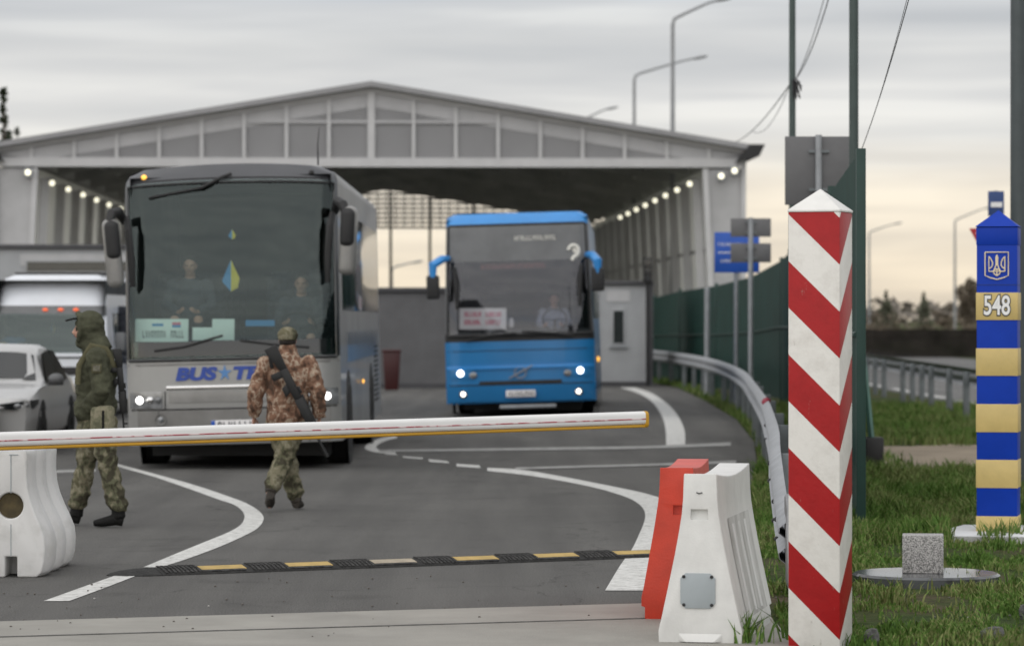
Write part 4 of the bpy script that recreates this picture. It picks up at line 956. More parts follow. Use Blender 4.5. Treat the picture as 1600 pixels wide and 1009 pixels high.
# pull the nose round in plan
rr = []
for r_ in rings: rr.append([(x, y+(.32*(abs(x)/.9)**2.6*max(0, 1-y/.9) if y < .9 else 0), z) for x, y, z in r_])
m = MB(); m.loft(rr); m.build('body', 'car_silver', car, sharp=28)
gl = MB()
def onscreen(u, t): # windscreen
    y = 1.40+(2.02-1.40)*t; zt = top(y)+.006; wtop = .78-.34*max(0, (zt-.9)); return (u*wtop, y-.006, zt-.10*abs(u)**4*.5)
gl.grid(onscreen, np.linspace(-.97,.97,13), np.linspace(.06,.96,5)); gl.build('windscreen', 'black_gloss', car)
for sgn in (-1, 1):
    for poly in ([(1.62,.90),(2.10,1.28),(2.75,1.33),(2.75,.90)], [(2.82,.90),(2.82,1.33),(3.25,1.31),(3.72,1.02),(3.70,.92)]):
        q = []
        for (y, z) in poly:
            zt = top(y); f_ = .90*.94-(min(z, zt)-.86)*.33+.012; q.append((sgn*f_, y, z))
        k = MB(); n = len(q); k.add(q+[(a-sgn*.02, b, c_) for a, b, c_ in q], [tuple(range(n)), tuple(range(2*n-1,n-1,-1))]); k.build('side_window', 'black_gloss', car, smooth=False)
    k = MB(); k.ell((sgn*.97,1.62,.96), (.105,.06,.07)); mm = k.build('mirror', 'van_grey', car); MB().box((sgn*.97,1.58,.90), (.20,.09,.05)).build('mirror_base', 'dark', mm, bevel=.012)
    k = MB(); k.loft([[(sgn*.40,.055,.60),(sgn*.40,.060,.655),(sgn*.40,.09,.655),(sgn*.40,.09,.60)], [(sgn*.62,.105,.585),(sgn*.62,.108,.68),(sgn*.62,.17,.69),(sgn*.62,.17,.585)], [(sgn*.86,.36,.60),(sgn*.86,.36,.71),(sgn*.84,.46,.72),(sgn*.84,.44,.60)], [(sgn*.895,.56,.66),(sgn*.895,.56,.715),(sgn*.87,.58,.715),(sgn*.87,.58,.66)]])
    hl = k.build('headlight', 'black_gloss', car, sharp=50)
    k = MB(); k.ell((sgn*.66,.16,.635), (.07,.04,.035)); k.ell((sgn*.77,.25,.645), (.05,.04,.035)); k.build('bulb', 'lens', hl)
    for yy in (.92, 3.70):
        MB().lathe([(.02,-.02),(.37,-.02),(.37,.008),(.02,.008)], (sgn*.888, yy, .33), 'x', 28).build('wheel_arch', 'dark', car); wheel(car, sgn*.79, yy, .32, .22)
MB().box((0,.02,.42), (.9,.05,.22)).build('grille', 'dark', car, bevel=.02)
MB().box((0, 2.3, .26), (1.5, 4.1, .16)).build('underside', 'dark', car)

# =====================================================================  checkpoint hall
HK = 100/74; hd = 100.0; hall = empty('canopy_hall', (-3.13*HK, hd, -.614), R(1.76), 'wide gabled checkpoint hall with translucent sheets over its dark drive-through opening', 'building')
hall.scale = (HK,)*3
AZ, EZ, HW, BZ, HL = 6.87, 5.50, 8.32, 5.12, 49.
roofz = lambda x: AZ-(AZ-EZ)*abs(x)/HW
for sgn in (-1, 1):
    k = MB(); e = 8.58; k.prism([(0,AZ+.02),(sgn*e,roofz(e)+.02),(sgn*e,roofz(e)+.14),(0,AZ+.14)], -.35, HL); k.build('roof_slope', 'roof_top', hall, smooth=False)
    k = MB(); k.prism([(sgn*.02,AZ-.10),(sgn*8.2,roofz(8.2)-.10),(sgn*8.2,roofz(8.2)-.02),(sgn*.02,AZ-.02)], .12, HL-.12); k.build('roof_lining', 'roof_dark', hall, smooth=False)
    k = MB(); k.prism([(sgn*8.10,5.22),(sgn*8.62,5.36),(sgn*8.74,5.62),(sgn*8.40,5.62)], -.42, HL); k.build('gutter', 'dark', hall, smooth=False)
    # side wall, thick: outer cladding, slanted inner face
    k = MB(); k.prism([(sgn*7.73,0),(sgn*7.49,5.10),(sgn*7.44,5.10),(sgn*7.68,0)], .10, HL-.2); k.build('side_wall', 'wall_inner', hall, smooth=False)
    k = MB(); k.prism([(sgn*8.28,2.35),(sgn*8.28,5.10),(sgn*7.46,5.08),(sgn*7.58,2.35)], .02, .09); k.build('end_wall', 'wall_sheet', hall, smooth=False)
    k = MB(); k.prism([(sgn*8.28,0),(sgn*8.28,2.3),(sgn*7.58,2.3),(sgn*7.68,0)], .02, .09); k.build('end_wall', 'wall_sheet', hall, smooth=False)
    k = MB(); k.prism([(sgn*7.50,5.09),(sgn*7.38,5.09),(sgn*7.62,0),(sgn*7.74,0)], -.04, .12); k.build('portal_trim', 'gable_white', hall, smooth=False)
    k = MB(); k.box((sgn*8.30,0.0,2.7), (.10,.12,5.3)); k.build('corner_post', 'gable_white', hall)
    for j in range(14):
        y = 1.0+j*3.55; k = MB(); k.tube([(sgn*7.62,y,0),(sgn*7.40,y,4.9)], [(.16,.05)]*2, 4, ref=(1,0,0)); k.box((sgn*7.46,y+.55,2.5), (.06,.05,4.9), Matrix.Rotation(sgn*R(-2.5), 3, 'Y')); k.build('wall_post', 'gable_white', hall, smooth=False)
    for zz in (1.5, 3.3):
        xx = 7.69-.24*zz/5.1-.03; MB().box((sgn*xx, HL/2, zz), (.05, HL-1, .07)).build('wall_rail', 'wall_sheet', hall)
    for j in range(8):
        y = 1.2+j*3.55; k = MB(); k.box((sgn*7.20,y,4.82), (.10,.14,.17), Matrix.Rotation(sgn*R(20), 3, 'Y')); k.tube([(sgn*7.42,y,4.9),(sgn*7.24,y,4.9)], .02, 6); fl = k.build('floodlight', 'galv', hall, bevel=.01)
        MB().lathe([(.002,-.012),(.05,-.010),(.062,.0),(.062,.01)], (sgn*7.19,y-.076,4.80), 'y', 18).build('lens', 'lamp_glow', fl)
    for (xx, zz) in ((7.78,4.92),(8.08,5.04)) if sgn > 0 else ((7.58,4.98),):
        k = MB(); k.box((sgn*xx,-.14,zz), (.17,.14,.19)); fl = k.build('floodlight', 'galv', hall, bevel=.01); MB().lathe([(.002,-.012),(.05,-.010),(.062,.0),(.062,.01)], (sgn*xx,-.22,zz), 'y', 18).build('lens', 'lamp_glow', fl)
MB().prism([(-8.35,BZ),(8.35,BZ),(8.35,BZ+.20),(-8.35,BZ+.20)], -.08, .10).build('gable_beam', 'gable_white', hall, smooth=False)
for sgn in (-1, 1):                      # rafters under the roof edge
    MB().prism([(0,AZ-.10),(sgn*8.35,roofz(8.35)-.08),(sgn*8.35,roofz(8.35)+.016),(0,AZ+.016)], -.08, .05).build('verge_trim', 'gable_white', hall, smooth=False)
    MB().prism([(sgn*.05,AZ-.42),(sgn*7.3,roofz(7.3)-.40),(sgn*8.25,roofz(8.25)-.11),(sgn*.05,AZ-.11)], -.012, -.002).build('rafter_band', 'gable_band', hall, smooth=False)
MB().box((0,-.03,6.12), (5.6,.05,.06)).build('gable_rail', 'gable_band', hall)
for j in range(-9, 9):                   # sheets of the gable, one per bay
    xa, xb = max(j*.94,-8.3), min((j+1)*.94, 8.3)
    q = [(xa+.005,BZ+.2),(xb-.005,BZ+.2),(xb-.005,roofz(xb)-.09),(xa+.005,roofz(xa)-.09)]
    MB().prism(q, 0, .03).build('gable_sheet', 'gable_sheet', hall, smooth=False)
for j in range(-8, 9):
    x = j*.94; w_ = .16 if j == 0 else .075
    MB().box((x,-.045,(BZ+.2+roofz(x)-.09)/2), (w_,.06,roofz(x)-.29-BZ)).build('mullion', 'gable_white', hall)
for j in range(12):                      # portal frames, purlins, rear lattice
    y = 2+j*4.1; k = MB()
    for sgn in (-1, 1): k.prism([(sgn*.0,AZ-.14),(sgn*7.6,roofz(7.6)-.14),(sgn*7.6,roofz(7.6)-.42),(sgn*.0,AZ-.42)], y, y+.14)
    k.build('portal_frame', 'roof_dark', hall, smooth=False)
for j in range(-4, 5):
    if j: MB().box((j*1.7, HL/2, roofz(j*1.7)-.20), (.09, HL-1, .15)).build('purlin', 'roof_dark', hall)
for j in range(10):
    zz = 5.12+j*.175; xe = min(7.9, (AZ-zz)/(AZ-EZ)*HW-.3)
    MB().box((0, HL-.1, zz), (2*xe,.08,.075)).build('rear_slat', 'pole_dark', hall)
for x in (-6.6,-4.9,-3.3,-1.6,.15,1.6,3.2,4.9,6.6):
    MB().box((x, HL-.1, roofz(x)/2-.1), (.10,.10,roofz(x)-.2)).build('rear_post', 'galv_dark', hall)
for j in range(-24, 25):
    x = j*.33; MB().box((x, HL-.02, 5.12+max(.1, (roofz(x)-.2-5.12))/2), (.035,.05,max(.1, roofz(x)-.2-5.12))).build('rear_bar', 'pole_dark', hall)
# light grey cabins under the hall
def cabin(loc, w, dpt, hgt, rz, label, wall, win=None):
    c_ = empty('cabin', loc, rz, label, 'cabin', 'inspection cabins under the hall'); MB().box((0,dpt/2,hgt/2+.05), (w-.02,dpt,hgt-.1)).build('wall', wall, c_)
    for x in (-w/2, w/2):
        for y in (0, dpt): MB().box((x,y,hgt/2), (.12,.12,hgt)).build('corner_post', 'cabin_frame', c_)
    MB().box((0,0,.06), (w-.12,.1,.12)).build('base_rail', 'cabin_frame', c_)
    MB().box((0,dpt/2,hgt+.06), (w+.16,dpt+.2,.12)).build('roof', 'cabin_frame', c_, bevel=.02)
    if win:
        x, z, ww, hh = win; f_ = MB().box((x,-.012,z), (ww+.1,.05,hh+.1)).build('window', 'cabin_grey', c_, bevel=.005)
        MB().box((x,-.03,z), (ww,.03,hh)).build('pane', 'glass_cab', f_); MB().box((x,-.05,z-hh/2-.09), (ww+.2,.10,.05)).build('sill', 'galv', f_)
        MB().box((x,-.012,hgt-.28), (ww+.35,.02,.3)).build('panel', 'wall_sheet', c_)
    return c_
cabin((X(974,86.5), 86.5, 0), 1.42, 2.6, 2.62, R(1.8), 'light grey cabin with a narrow window right of the blue coach', 'cabin_grey', (-.13, 1.54, .26, .84))
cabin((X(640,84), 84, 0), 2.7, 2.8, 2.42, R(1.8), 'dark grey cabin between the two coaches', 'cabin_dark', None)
cabin((X(118,86), 86, 0), 4.4, 2.6, 3.55, R(1.8), 'long grey cabin behind the roof of the white van', 'cabin_grey', (.2, 3.1, 2.9, .25))
tl = empty('traffic_light', (X(1012,86), 86, 0), 0, 'dark signal box on a post beside the light grey cabin', 'traffic light')
MB().cyl((0,0,0),(0,0,2.7), .05).build('post', 'dark', tl); MB().box((0,-.02,3.0), (.22,.2,.66)).build('signal_box', 'dark', tl, bevel=.02)
k = MB()
for zz in (2.8,3.0,3.2): k.lathe([(.09,-.10),(.09,0),(.07,0),(.002,-.0)], (0,-.12,zz), 'y', 16)
k.build('lens', 'black_gloss', tl)
bn = empty('bin', (X(612,80), 80, 0), 0, 'dark red bin standing against the dark grey cabin', 'bin')
MB().loft([[(-.16,-.16,.04),(.16,-.16,.04),(.16,.16,.04),(-.16,.16,.04)], [(-.21,-.21,.95),(.21,-.21,.95),(.21,.21,.95),(-.21,.21,.95)]]).build('tub', 'bin_red', bn, bevel=.02); MB().box((0,0,.98), (.46,.46,.07)).build('lid', 'bin_red', bn, bevel=.02)

# =====================================================================  green fence
fen = [(2.82,27.0,3.12),(3.4,35.4,3.12),(4.0,44,3.12),(4.75,55,3.1),(5.35,64,3.05),(5.75,71,3.02),(5.55,77,2.75),(5.1,83,2.6),(4.55,90,2.52),(4.2,98,2.4),(4.0,108,2.4)]
fence = empty('green_fence', (2.82,27.0,0), 0, 'tall dark green sheet fence receding along the right side of the road', 'fence')
fo = Vector((2.82,27.0,0))
for i in range(len(fen)-1):
    (xa,ya,ha),(xb,yb,hb) = fen[i], fen[i+1]; a, b = Vector((xa,ya,0))-fo, Vector((xb,yb,0))-fo
    t = (b-a).normalized(); nrm = Vector((-t.y,t.x,0)); ln = (b-a).length; n = int(ln/.18); pts = []
    for j in range(n*2+1):
        s_ = j/(n*2); pts.append(a+(b-a)*s_+nrm*(.014 if (j//1) % 2 else -.014))
    top_ = [p+Vector((0,0,ha+(hb-ha)*j/(n*2)-.03)) for j, p in enumerate(pts)]; bot = [p+Vector((0,0,.04)) for p in pts]
    m = MB(); m.loft([bot, top_], cap=False, close=False); m.build('panel', 'fence_green', fence, smooth=False)
    MB().tube([a+Vector((0,0,ha*.52))+nrm*.03, b+Vector((0,0,hb*.52))+nrm*.03], .022, 6).build('rail', 'fence_green', fence)
    if i: MB().box(a+Vector((0,0,ha/2+.02)), (.08,.08,ha+.04)).build('post', 'fence_green', fence, bevel=.004)
MB().box((.01,0,1.56), (.075,.075,3.14)).build('post', 'fence_green', fence, bevel=.004)
MB().tube([(1.25,13,2.1),(1.42,13,1.1),(1.50,13,.3)], [(.07,.04)]*3, 6).build('brace', 'brace_green', fence)
MB().box((1.53,13,.16), (.22,.2,.34)).build('brace_foot', 'dark', fence, bevel=.02)

# =====================================================================  guardrails
WP = [(0,-.155),(.03,-.135),(.075,-.10),(.08,-.065),(.035,-.03),(.03,0),(.035,.03),(.08,.065),(.075,.10),(.03,.135),(0,.155)]
def guardrail(name, path, label, side, posts, mat='galv', group=None, pm='galv_dark'):
    o = Vector((path[0][0], path[0][1], 0)); g_ = empty(name, o, 0, label, 'guardrail', group)
    P_ = smoothline(path, 6); rings = []
    for i, p in enumerate(P_):
        t = (Vector(P_[min(i+1,len(P_)-1)])-Vector(P_[max(i-1,0)])); t.z = 0; t.normalize(); nrm = Vector((-t.y,t.x,0))*side
        c_ = Vector(p)-o
        outer = [c_+nrm*w_+Vector((0,0,z)) for w_, z in WP]; inner = [c_+nrm*(w_-.006)+Vector((0,0,z)) for w_, z in WP[::-1]]; rings.append(outer+inner)
    MB().loft(rings).build('rail', mat, g_, sharp=60)
    cum = [0]
    for a, b in zip(P_[:-1], P_[1:]): cum.append(cum[-1]+(Vector(b)-Vector(a)).length)
    s_ = posts[0]
    while s_ < cum[-1]:
        i = int(np.searchsorted(cum, s_)); p = Vector(P_[min(i,len(P_)-1)])-o; q = Vector(P_[max(i-1,0)])-o
        t = (p-q).normalized(); nrm = Vector((-t.y,t.x,0))*side; c_ = p-nrm*.07
        k = MB(); k.box((c_.x,c_.y,(p.z+.1)/2-.05), (.11,.06,p.z+.2)); k.build('post', pm, g_, bevel=.006)
        s_ += posts[1]
    return g_, P_, o
gp = [(1.80,21.5,.30),(1.86,22.6,.40),(1.98,24.6,.62),(2.16,27,.70),(2.50,32,.72),(2.80,36.6,.72),(3.35,46,.72),(3.9,56,.72),(4.28,67,.72),(4.42,78,.72),(4.25,88,.72),(3.95,96,.72),(3.6,106,.72)]
gr, P_, o_ = guardrail('guardrail', gp, 'galvanised guardrail curving along the verge from behind the white plastic barrier', 1, (3.2, 4.0))
k = MB()
k.loft([[(-.06,-.55,.02),(.05,-.55,.02),(.05,-.55,.10),(-.06,-.55,.10)], [(-.05,-.2,.06),(.1,-.2,.06),(.1,-.2,.42),(-.05,-.2,.42)], [(-.02,.1,.16),(.09,.1,.16),(.09,.1,.52),(-.02,.1,.52)], [(0,.5,.2),(.08,.5,.2),(.08,.5,.6),(0,.5,.6)]])
k.build('end_terminal', 'steel', gr, bevel=.02)
for i, s_ in enumerate((1.6, 2.6, 4.3, 7.5)):
    c_ = Vector(P_[min(int(s_*3), len(P_)-1)])-o_
    for zz in (-.1,.1): MB().ell((c_.x-.075,c_.y,c_.z+zz*.65), (.018,.03,.018), n=8, m=5).build('bolt', 'dark', gr)
k = MB(); c_ = Vector((2.72,35.6,.86))-o_
k.ell(c_, (.05,.04,.05)); k.build('reflector', surf('reflector_red', (.35,.03,.06), .3, var=.2, scale=30), gr)
gq = [(7.2,43,.74),(7.55,50,.74),(7.85,56,.74),(8.2,66,.74),(8.6,80,.74),(9.0,95,.74)]
guardrail('guardrail', gq, 'grey guardrail on dark posts along the far road on the right', -1, (1.2, 2.6), group=None)
gq2 = [(8.7,50,.8),(8.75,62,.8),(9.0,80,.8),(9.0,110,.8),(8.9,150,.8)]

# =====================================================================  signs, poles, lamps, wires
def signpost(name, x, d, panels, label, polemat='galv', pole_h=None, pr=.03, cat='road sign', behind=True):
    s_ = empty(name, (x, d, 0), 0, label, cat)
    MB().cyl((0,0,-.2),(0,0,pole_h), pr, n=14).build('post', polemat, s_)
    for (px0, py0, px1, py1, mat) in panels:
        xa, xb, za, zb = X(px0,d)-x, X(px1,d)-x, Z(py1,d), Z(py0,d); yo = .05 if behind else -.05
        p_ = MB().box(((xa+xb)/2,yo,(za+zb)/2), (xb-xa,.02,zb-za)).build('panel', mat, s_, bevel=.006)
        k = MB()
        for zz in (za+(zb-za)*.22, zb-(zb-za)*.22): k.box(((xa+xb)/2,yo*.45,zz), ((xb-xa)*.3,.03,.03))
        k.build('bracket', 'galv_dark', s_)
    return s_
signpost('road_sign', X(1279,36), 36, [(1227,213,1333,320,'sign_back')], 'large dark square sign seen from behind above the striped post', 'galv', Z(211,36), .036)
signpost('road_sign', X(1173,57), 57, [(1142,341,1205,370,'sign_back'),(1142,380,1205,410,'sign_back')], 'pair of small dark signs seen from behind on one thin post', 'galv', Z(340,57), .045)
sB = signpost('road_sign', X(1150,64), 64, [(1116,363,1186,426,'sign_blue')], 'blue direction sign with white lines behind the pair of dark signs', 'galv', Z(363,64), .045, behind=False)
k = MB(); strokes(k, -.36,.1,3.18,.06,-.064,9); strokes(k,-.30,.05,2.86,.06,-.064,7); k.box((0,-.064,3.02),(.7,.002,.02)); k.build('marks', 'sign_white', sB, smooth=False)
bs = signpost('road_sign', X(1556,47), 47, [(1543,299,1568,338,'sign_navy')], 'small blue sign behind the top of the blue and yellow post', 'galv', Z(298,47), .03, behind=False)
MB().box((0,-.065,Z(320,47)), (.16,.01,.07)).build('marks', 'sign_white', bs)
ys_ = empty('yield_sign', (X(1538,50), 50, 0), 0, 'red and white triangular sign partly hidden by the blue and yellow post', 'road sign')
k = MB(); zt_ = Z(357,50); k.prism([(-.235,zt_),(.235,zt_),(0,zt_-.42)], -.06, -.045); k.build('panel', 'sign_red', ys_, smooth=False)
k = MB(); k.prism([(-.14,zt_-.06),(.14,zt_-.06),(0,zt_-.30)], -.066, -.061); k.build('centre', 'sign_white', ys_, smooth=False)
MB().cyl((0,0,-.1),(0,0,zt_), .03).build('post', 'galv', ys_)
def pole(name, x, d, h_, r0, r1, mat, label):
    r = empty(name, (x,d,0), 0, label, 'pole'); MB().tube([(0,0,-.2),(0,0,h_*.5),(0,0,h_)], [r0,(r0+r1)/2,r1], 18).build('shaft', mat, r)
    MB().ell((0,0,h_), (r1,r1,r1*.6)).build('cap', mat, r); MB().lathe([(r0*1.05,0),(r0*1.9,0),(r0*1.9,.04),(r0*1.05,.06)], (0,0,0), 'z', 18).build('base_flange', mat, r); return r
pA = pole('pole', X(1238,45), 45, 8.2, .05, .042, 'pole_green', 'thin pole with knotted cables above the large dark sign')
pole('pole', X(1334,34), 34, 7.6, .05, .046, 'pole_green', 'dark pole rising right behind the green fence end post')
pC = pole('pole', X(1590.5,33.5), 33.5, 9, .078, .072, 'pole_dark', 'thick dark grey pole at the right edge behind the blue and yellow post')
def wire(pts, r, label, sag=0):
    a, b = Vector(pts[0]), Vector(pts[1]); q = [a+(b-a)*t-Vector((0,0,sag*4*t*(1-t))) for t in np.linspace(0,1,17)]
    k = MB().tube([p-a for p in q], r, 5); o = k.build('overhead_cable', 'cable'); o.location = a; tag(o, label, 'cable', 'overhead cables'); return o
kn = Z(128,45); KX = X(1240,45)
wire([(KX,44.93,kn),(X(1300,38),38,Z(-20,38))], .007, 'thicker cable rising from the knot on the thin pole', .14)
wire([(KX+.02,44.95,kn+.02),(X(1293,40),40,Z(-22,40))], .005, 'thinner cable rising from the knot on the thin pole', .10)
wire([(KX-.03,44.95,kn),(X(1150,70),70,Z(222,70))], .008, 'cable falling from the knotted pole towards the hall eave', .12)
wire([(KX-.05,44.95,kn-.04),(X(1175,66),66,Z(205,66))], .005, 'short faint cable below the cable falling to the hall', .25)
wire([(X(1347,30),30,Z(232,30)),(X(1424,24),24,Z(-15,24))], .004, 'thin cable rising right from the fence end post', .05)
wire([(X(1349,30),30.05,Z(229,30)),(X(1421,24),24,Z(-16,24))], .0025, 'finest cable, beside the cable rising right from the fence end post', .06)
k = MB()
for i in range(26):
    a = random.uniform(0, 6.28); z0_ = random.uniform(-.02,.05); l = random.uniform(.06,.24)
    k.tube([(0,-.055,z0_),(.04*math.cos(a)+.02,-.07,z0_-.03),(.06*math.cos(a)+.05,-.07+.03*math.sin(a),z0_-l)], .007, 5)
o = k.build('cable_knot', 'cable'); o.location = (KX,45,kn); tag(o, 'dark tangle of cable ends tied to the thin pole', 'cable knot')
def street_lamp(px, ptop_, d, reach, rise, label, two=False):
    s_ = empty('street_lamp', (X(px,d), d, 0), 0, label, 'street lamp', 'street lamps beyond the hall'); z_ = Z(ptop_, d)
    MB().tube([(0,0,0),(0,0,z_-.25)], [.11,.065], 12).build('pole', 'lamp_pole', s_)
    MB().tube([(0,0,z_-.25),(.05,0,z_-.05),(.25,0,z_+.06),(reach*.75,0,z_+rise*.8),(reach,0,z_+rise)], [.065,.06,.055,.045,.04], 10).build('arm', 'lamp_pole', s_)
    MB().ell((reach+.15,0,z_+rise+.02), (.36,.14,.07), Matrix.Rotation(-.2,3,'Y')).build('lamp_head', 'lamp_pole', s_)
street_lamp(1051, 28, 112, 1.55, .6, 'tallest street lamp rising behind the right roof slope of the hall')
street_lamp(991, 117, 140, 2.6, .7, 'middle street lamp with a long arm behind the right roof slope of the hall')
street_lamp(906, 188, 172, 1.5, .6, 'farthest street lamp with only its arm clear of the hall roof')
street_lamp(1358, 362, 250, 2.0, .6, 'faint distant street lamp just right of the green fence')
street_lamp(1492, 343, 230, 2.2, .8, 'faint distant street lamp left of the blue and yellow post')
street_lamp(612, 418, 190, 1.3, .3, 'street lamp seen through the hall between the two coaches')

# =====================================================================  trees and far edge
def foliage(name, clumps, mat, parent, n, size, flat=.5):
    v = []; f = []
    for i in range(n):
        c_, r = random.choice(clumps); d_ = Vector((random.gauss(0,1),random.gauss(0,1),random.gauss(0,1))); d_.normalize(); p = Vector(c_)+Vector((d_.x*r[0],d_.y*r[1],d_.z*r[2]))*random.random()**.45
        a = Vector((random.gauss(0,1),random.gauss(0,1),random.gauss(0,flat))).normalized(); b = a.cross(Vector((random.gauss(0,1),random.gauss(0,1),random.gauss(0,1)))).normalized()
        s_ = size*random.uniform(.5,1.4); o = len(v); v += [tuple(p-a*s_), tuple(p+b*s_*.45), tuple(p+a*s_), tuple(p-b*s_*.45)]; f.append((o,o+1,o+2,o+3))
    m = MB(); m.v = v; m.f = f; return m.build(name, mat, parent, smooth=False, weld=False)
def conifer(x, d, h_, w_, mat, label, n=1500, group=None):
    t_ = empty('conifer', (x,d,0), 0, label, 'tree', group); MB().tube([(0,0,0),(.03,0,h_*.5),(0,0,h_*.97)], [h_*.022,h_*.014,.01], 9).build('trunk', 'bark', t_)
    cl_ = []
    lev = 20
    for i in range(lev):
        q = i/(lev-1); z = h_*(.12+.86*q); r = w_*(1-q)**.85*random.uniform(.7,1.1)+.04
        for j in range(6 if q < .8 else 3):
            a = j*1.047+i*.8+random.uniform(-.3,.3); cl_.append(((math.cos(a)*r*.6,math.sin(a)*r*.6,z-.06*r), (r*.45,r*.45,h_*.018+.05)))
    foliage('crown', cl_, mat, t_, n, min(h_*.022+.03, .15), .3)
conifer(X(6,105), 105, Z(138,105), .55, 'conifer', 'tall thin dark spruce tip above the left end of the hall roof', 900)
conifer(X(27,112), 112, Z(198,112), .5, 'conifer', 'shorter dark spruce right of the tall one beyond the hall', 650)
conifer(X(15,108), 108, Z(205,108), .4, 'conifer', 'low spruce between the two dark spruces beyond the hall', 550)
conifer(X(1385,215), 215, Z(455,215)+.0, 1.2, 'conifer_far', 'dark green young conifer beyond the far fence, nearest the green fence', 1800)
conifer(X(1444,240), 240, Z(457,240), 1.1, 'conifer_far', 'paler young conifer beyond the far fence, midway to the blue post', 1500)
def bushy(x, d, h_, w_, mat, label, n=1500, name='bare_tree'):
    t_ = empty(name, (x,d,0), 0, label, 'tree'); k = MB().tube([(0,0,0),(.1,0,h_*.4),(.0,0,h_*.85)], [h_*.03,h_*.02,.02], 8)
    cl_ = []
    for j in range(14):
        a = random.uniform(0,6.28); r = random.uniform(.1,.9)*w_; z = h_*random.uniform(.35,.92); k.tube([(0,0,h_*random.uniform(.2,.5)),(r*.5*math.cos(a),r*.5*math.sin(a),z*.8),(r*math.cos(a),r*math.sin(a),z)], [h_*.012,h_*.008,.01], 5); cl_.append(((r*math.cos(a),r*math.sin(a),z),(w_*.35,w_*.35,h_*.12)))
    k.build('trunk', 'bark', t_); foliage('crown', cl_, mat, t_, n, h_*.02+.03)
bushy(X(1512,190), 190, Z(428,190), .9, 'bush_brown', 'tallest brown leafless tree just left of the blue and yellow post', 2200)
bushy(X(1530,205), 205, Z(438,205), 1.2, 'bush_brown', 'broad brown leafless tree behind the blue and yellow post', 2200)
bushy(X(1478,260), 260, Z(472,260), 1.3, 'bush_brown', 'low brown leafless tree between the paler conifer and the blue post', 1500)
bushy(X(1362,260), 260, Z(476,260), 1.2, 'bush_brown', 'low brown leafless tree next to the green fence end post', 1500)
hf = empty('far_fence', (6,150,0), 0, 'low dark slatted fence crossing the far side of the road on the right', 'fence'); k = MB()
for i in range(230): k.box((i*.18-6, i*.0128, .58+.05*random.random()), (.165,.04,1.35))
k.build('slats', 'hedge', hf, smooth=False); MB().box((15,1.5,.9), (42,.05,.08), Matrix.Rotation(.071,3,'Z')).build('rail', 'hedge', hf)
wl = [((x, 420+30*math.sin(x*.05), 1.6+1.2*random.random()), (6,6,1.6)) for x in np.arange(-220, 260, 3.5)]
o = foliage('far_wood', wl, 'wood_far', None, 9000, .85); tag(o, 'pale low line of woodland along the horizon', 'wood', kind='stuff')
wl = [((x, 176+4*math.sin(x), .8+.5*random.random()), (1.2,1.5,.9)) for x in np.arange(14, 40, .8)]
o = foliage('dry_scrub', wl, 'bush_brown', None, 5000, .12); tag(o, 'dry brown scrub behind the low dark slatted fence', 'scrub', kind='stuff')
pole('pole', X(1105,76), 76, Z(452,76), .065, .06, 'galv', 'short pale post at the near end of the green fence bend')

# =====================================================================  people
def solid(m, name, mat, parent, voxel=.008, smooth=4, wr=0, wscale=9, wz=1.6):
    """fuse overlapping closed volumes into one continuous skin; optional cloth wrinkles"""
    me = bpy.data.meshes.new('tmp'); me.from_pydata(m.v, [], m.f); o = bpy.data.objects.new('tmp', me); COL.objects.link(o)
    bm = bmesh.new(); bm.from_mesh(me); bmesh.ops.recalc_face_normals(bm, faces=bm.faces); bm.to_mesh(me); bm.free()
    r = o.modifiers.new('r', 'REMESH'); r.mode = 'VOXEL'; r.voxel_size = voxel
    s_ = o.modifiers.new('s', 'SMOOTH'); s_.factor = .5; s_.iterations = smooth
    out = bpy.data.meshes.new_from_object(o.evaluated_get(bpy.context.evaluated_depsgraph_get())); bpy.data.objects.remove(o); bpy.data.meshes.remove(me)
    out.name = name
    if wr:
        nm = [v.normal.copy() for v in out.vertices]
        for v, n_ in zip(out.vertices, nm):
            p = v.co; k = noise.noise(Vector((p.x*wscale, p.y*wscale, p.z*wscale*wz)))+.5*noise.noise(Vector((p.x*wscale*2.3+4, p.y*wscale*2.3, p.z*wscale*3.1)))
            v.co = p+n_*(wr*(k if k > -.3 else -.3))
        out.update()
    return link(name, out, mat, parent, sharp=80)
def hand(m, w, d, side, nrm, k=1., curl=.5):
    """palm, four fingers of different length and a thumb; d = pointing direction, side = towards the thumb, nrm = palm faces this way"""
    d, side, nrm = Vector(d).normalized(), Vector(side).normalized(), Vector(nrm).normalized(); w = Vector(w)
    rot = Matrix((side, nrm, d)).transposed()
    m.ell(w+d*.045*k, (.040*k, .016*k, .052*k), rot, 12, 8)
    for i, ln in enumerate((.072,.080,.074,.058)):
        b = w+d*.082*k+side*(.029-.0195*i)*k; a = b; pts = [w+d*.05*k+side*(.026-.018*i)*k, b]; ang_ = 0
        for sgm, q in enumerate((.45,.32,.23)):
            ang_ += curl*(.55+.35*sgm); a = a+(d*math.cos(ang_)+nrm*math.sin(ang_))*ln*q*k; pts.append(a)
        m.tube(pts, [.0095*k,.0095*k,.0088*k,.008*k,.0065*k], 8)
    t0 = w+d*.02*k+side*.028*k; t1 = t0+(d*.6+side*.75+nrm*.2).normalized()*.035*k; t2 = t1+(d*.85+side*.25+nrm*.35).normalized()*.03*k; t3 = t2+(d*.9+nrm*.4).normalized()*.022*k
    m.tube([t0,t1,t2,t3], [.014*k,.0115*k,.010*k,.0075*k], 8)
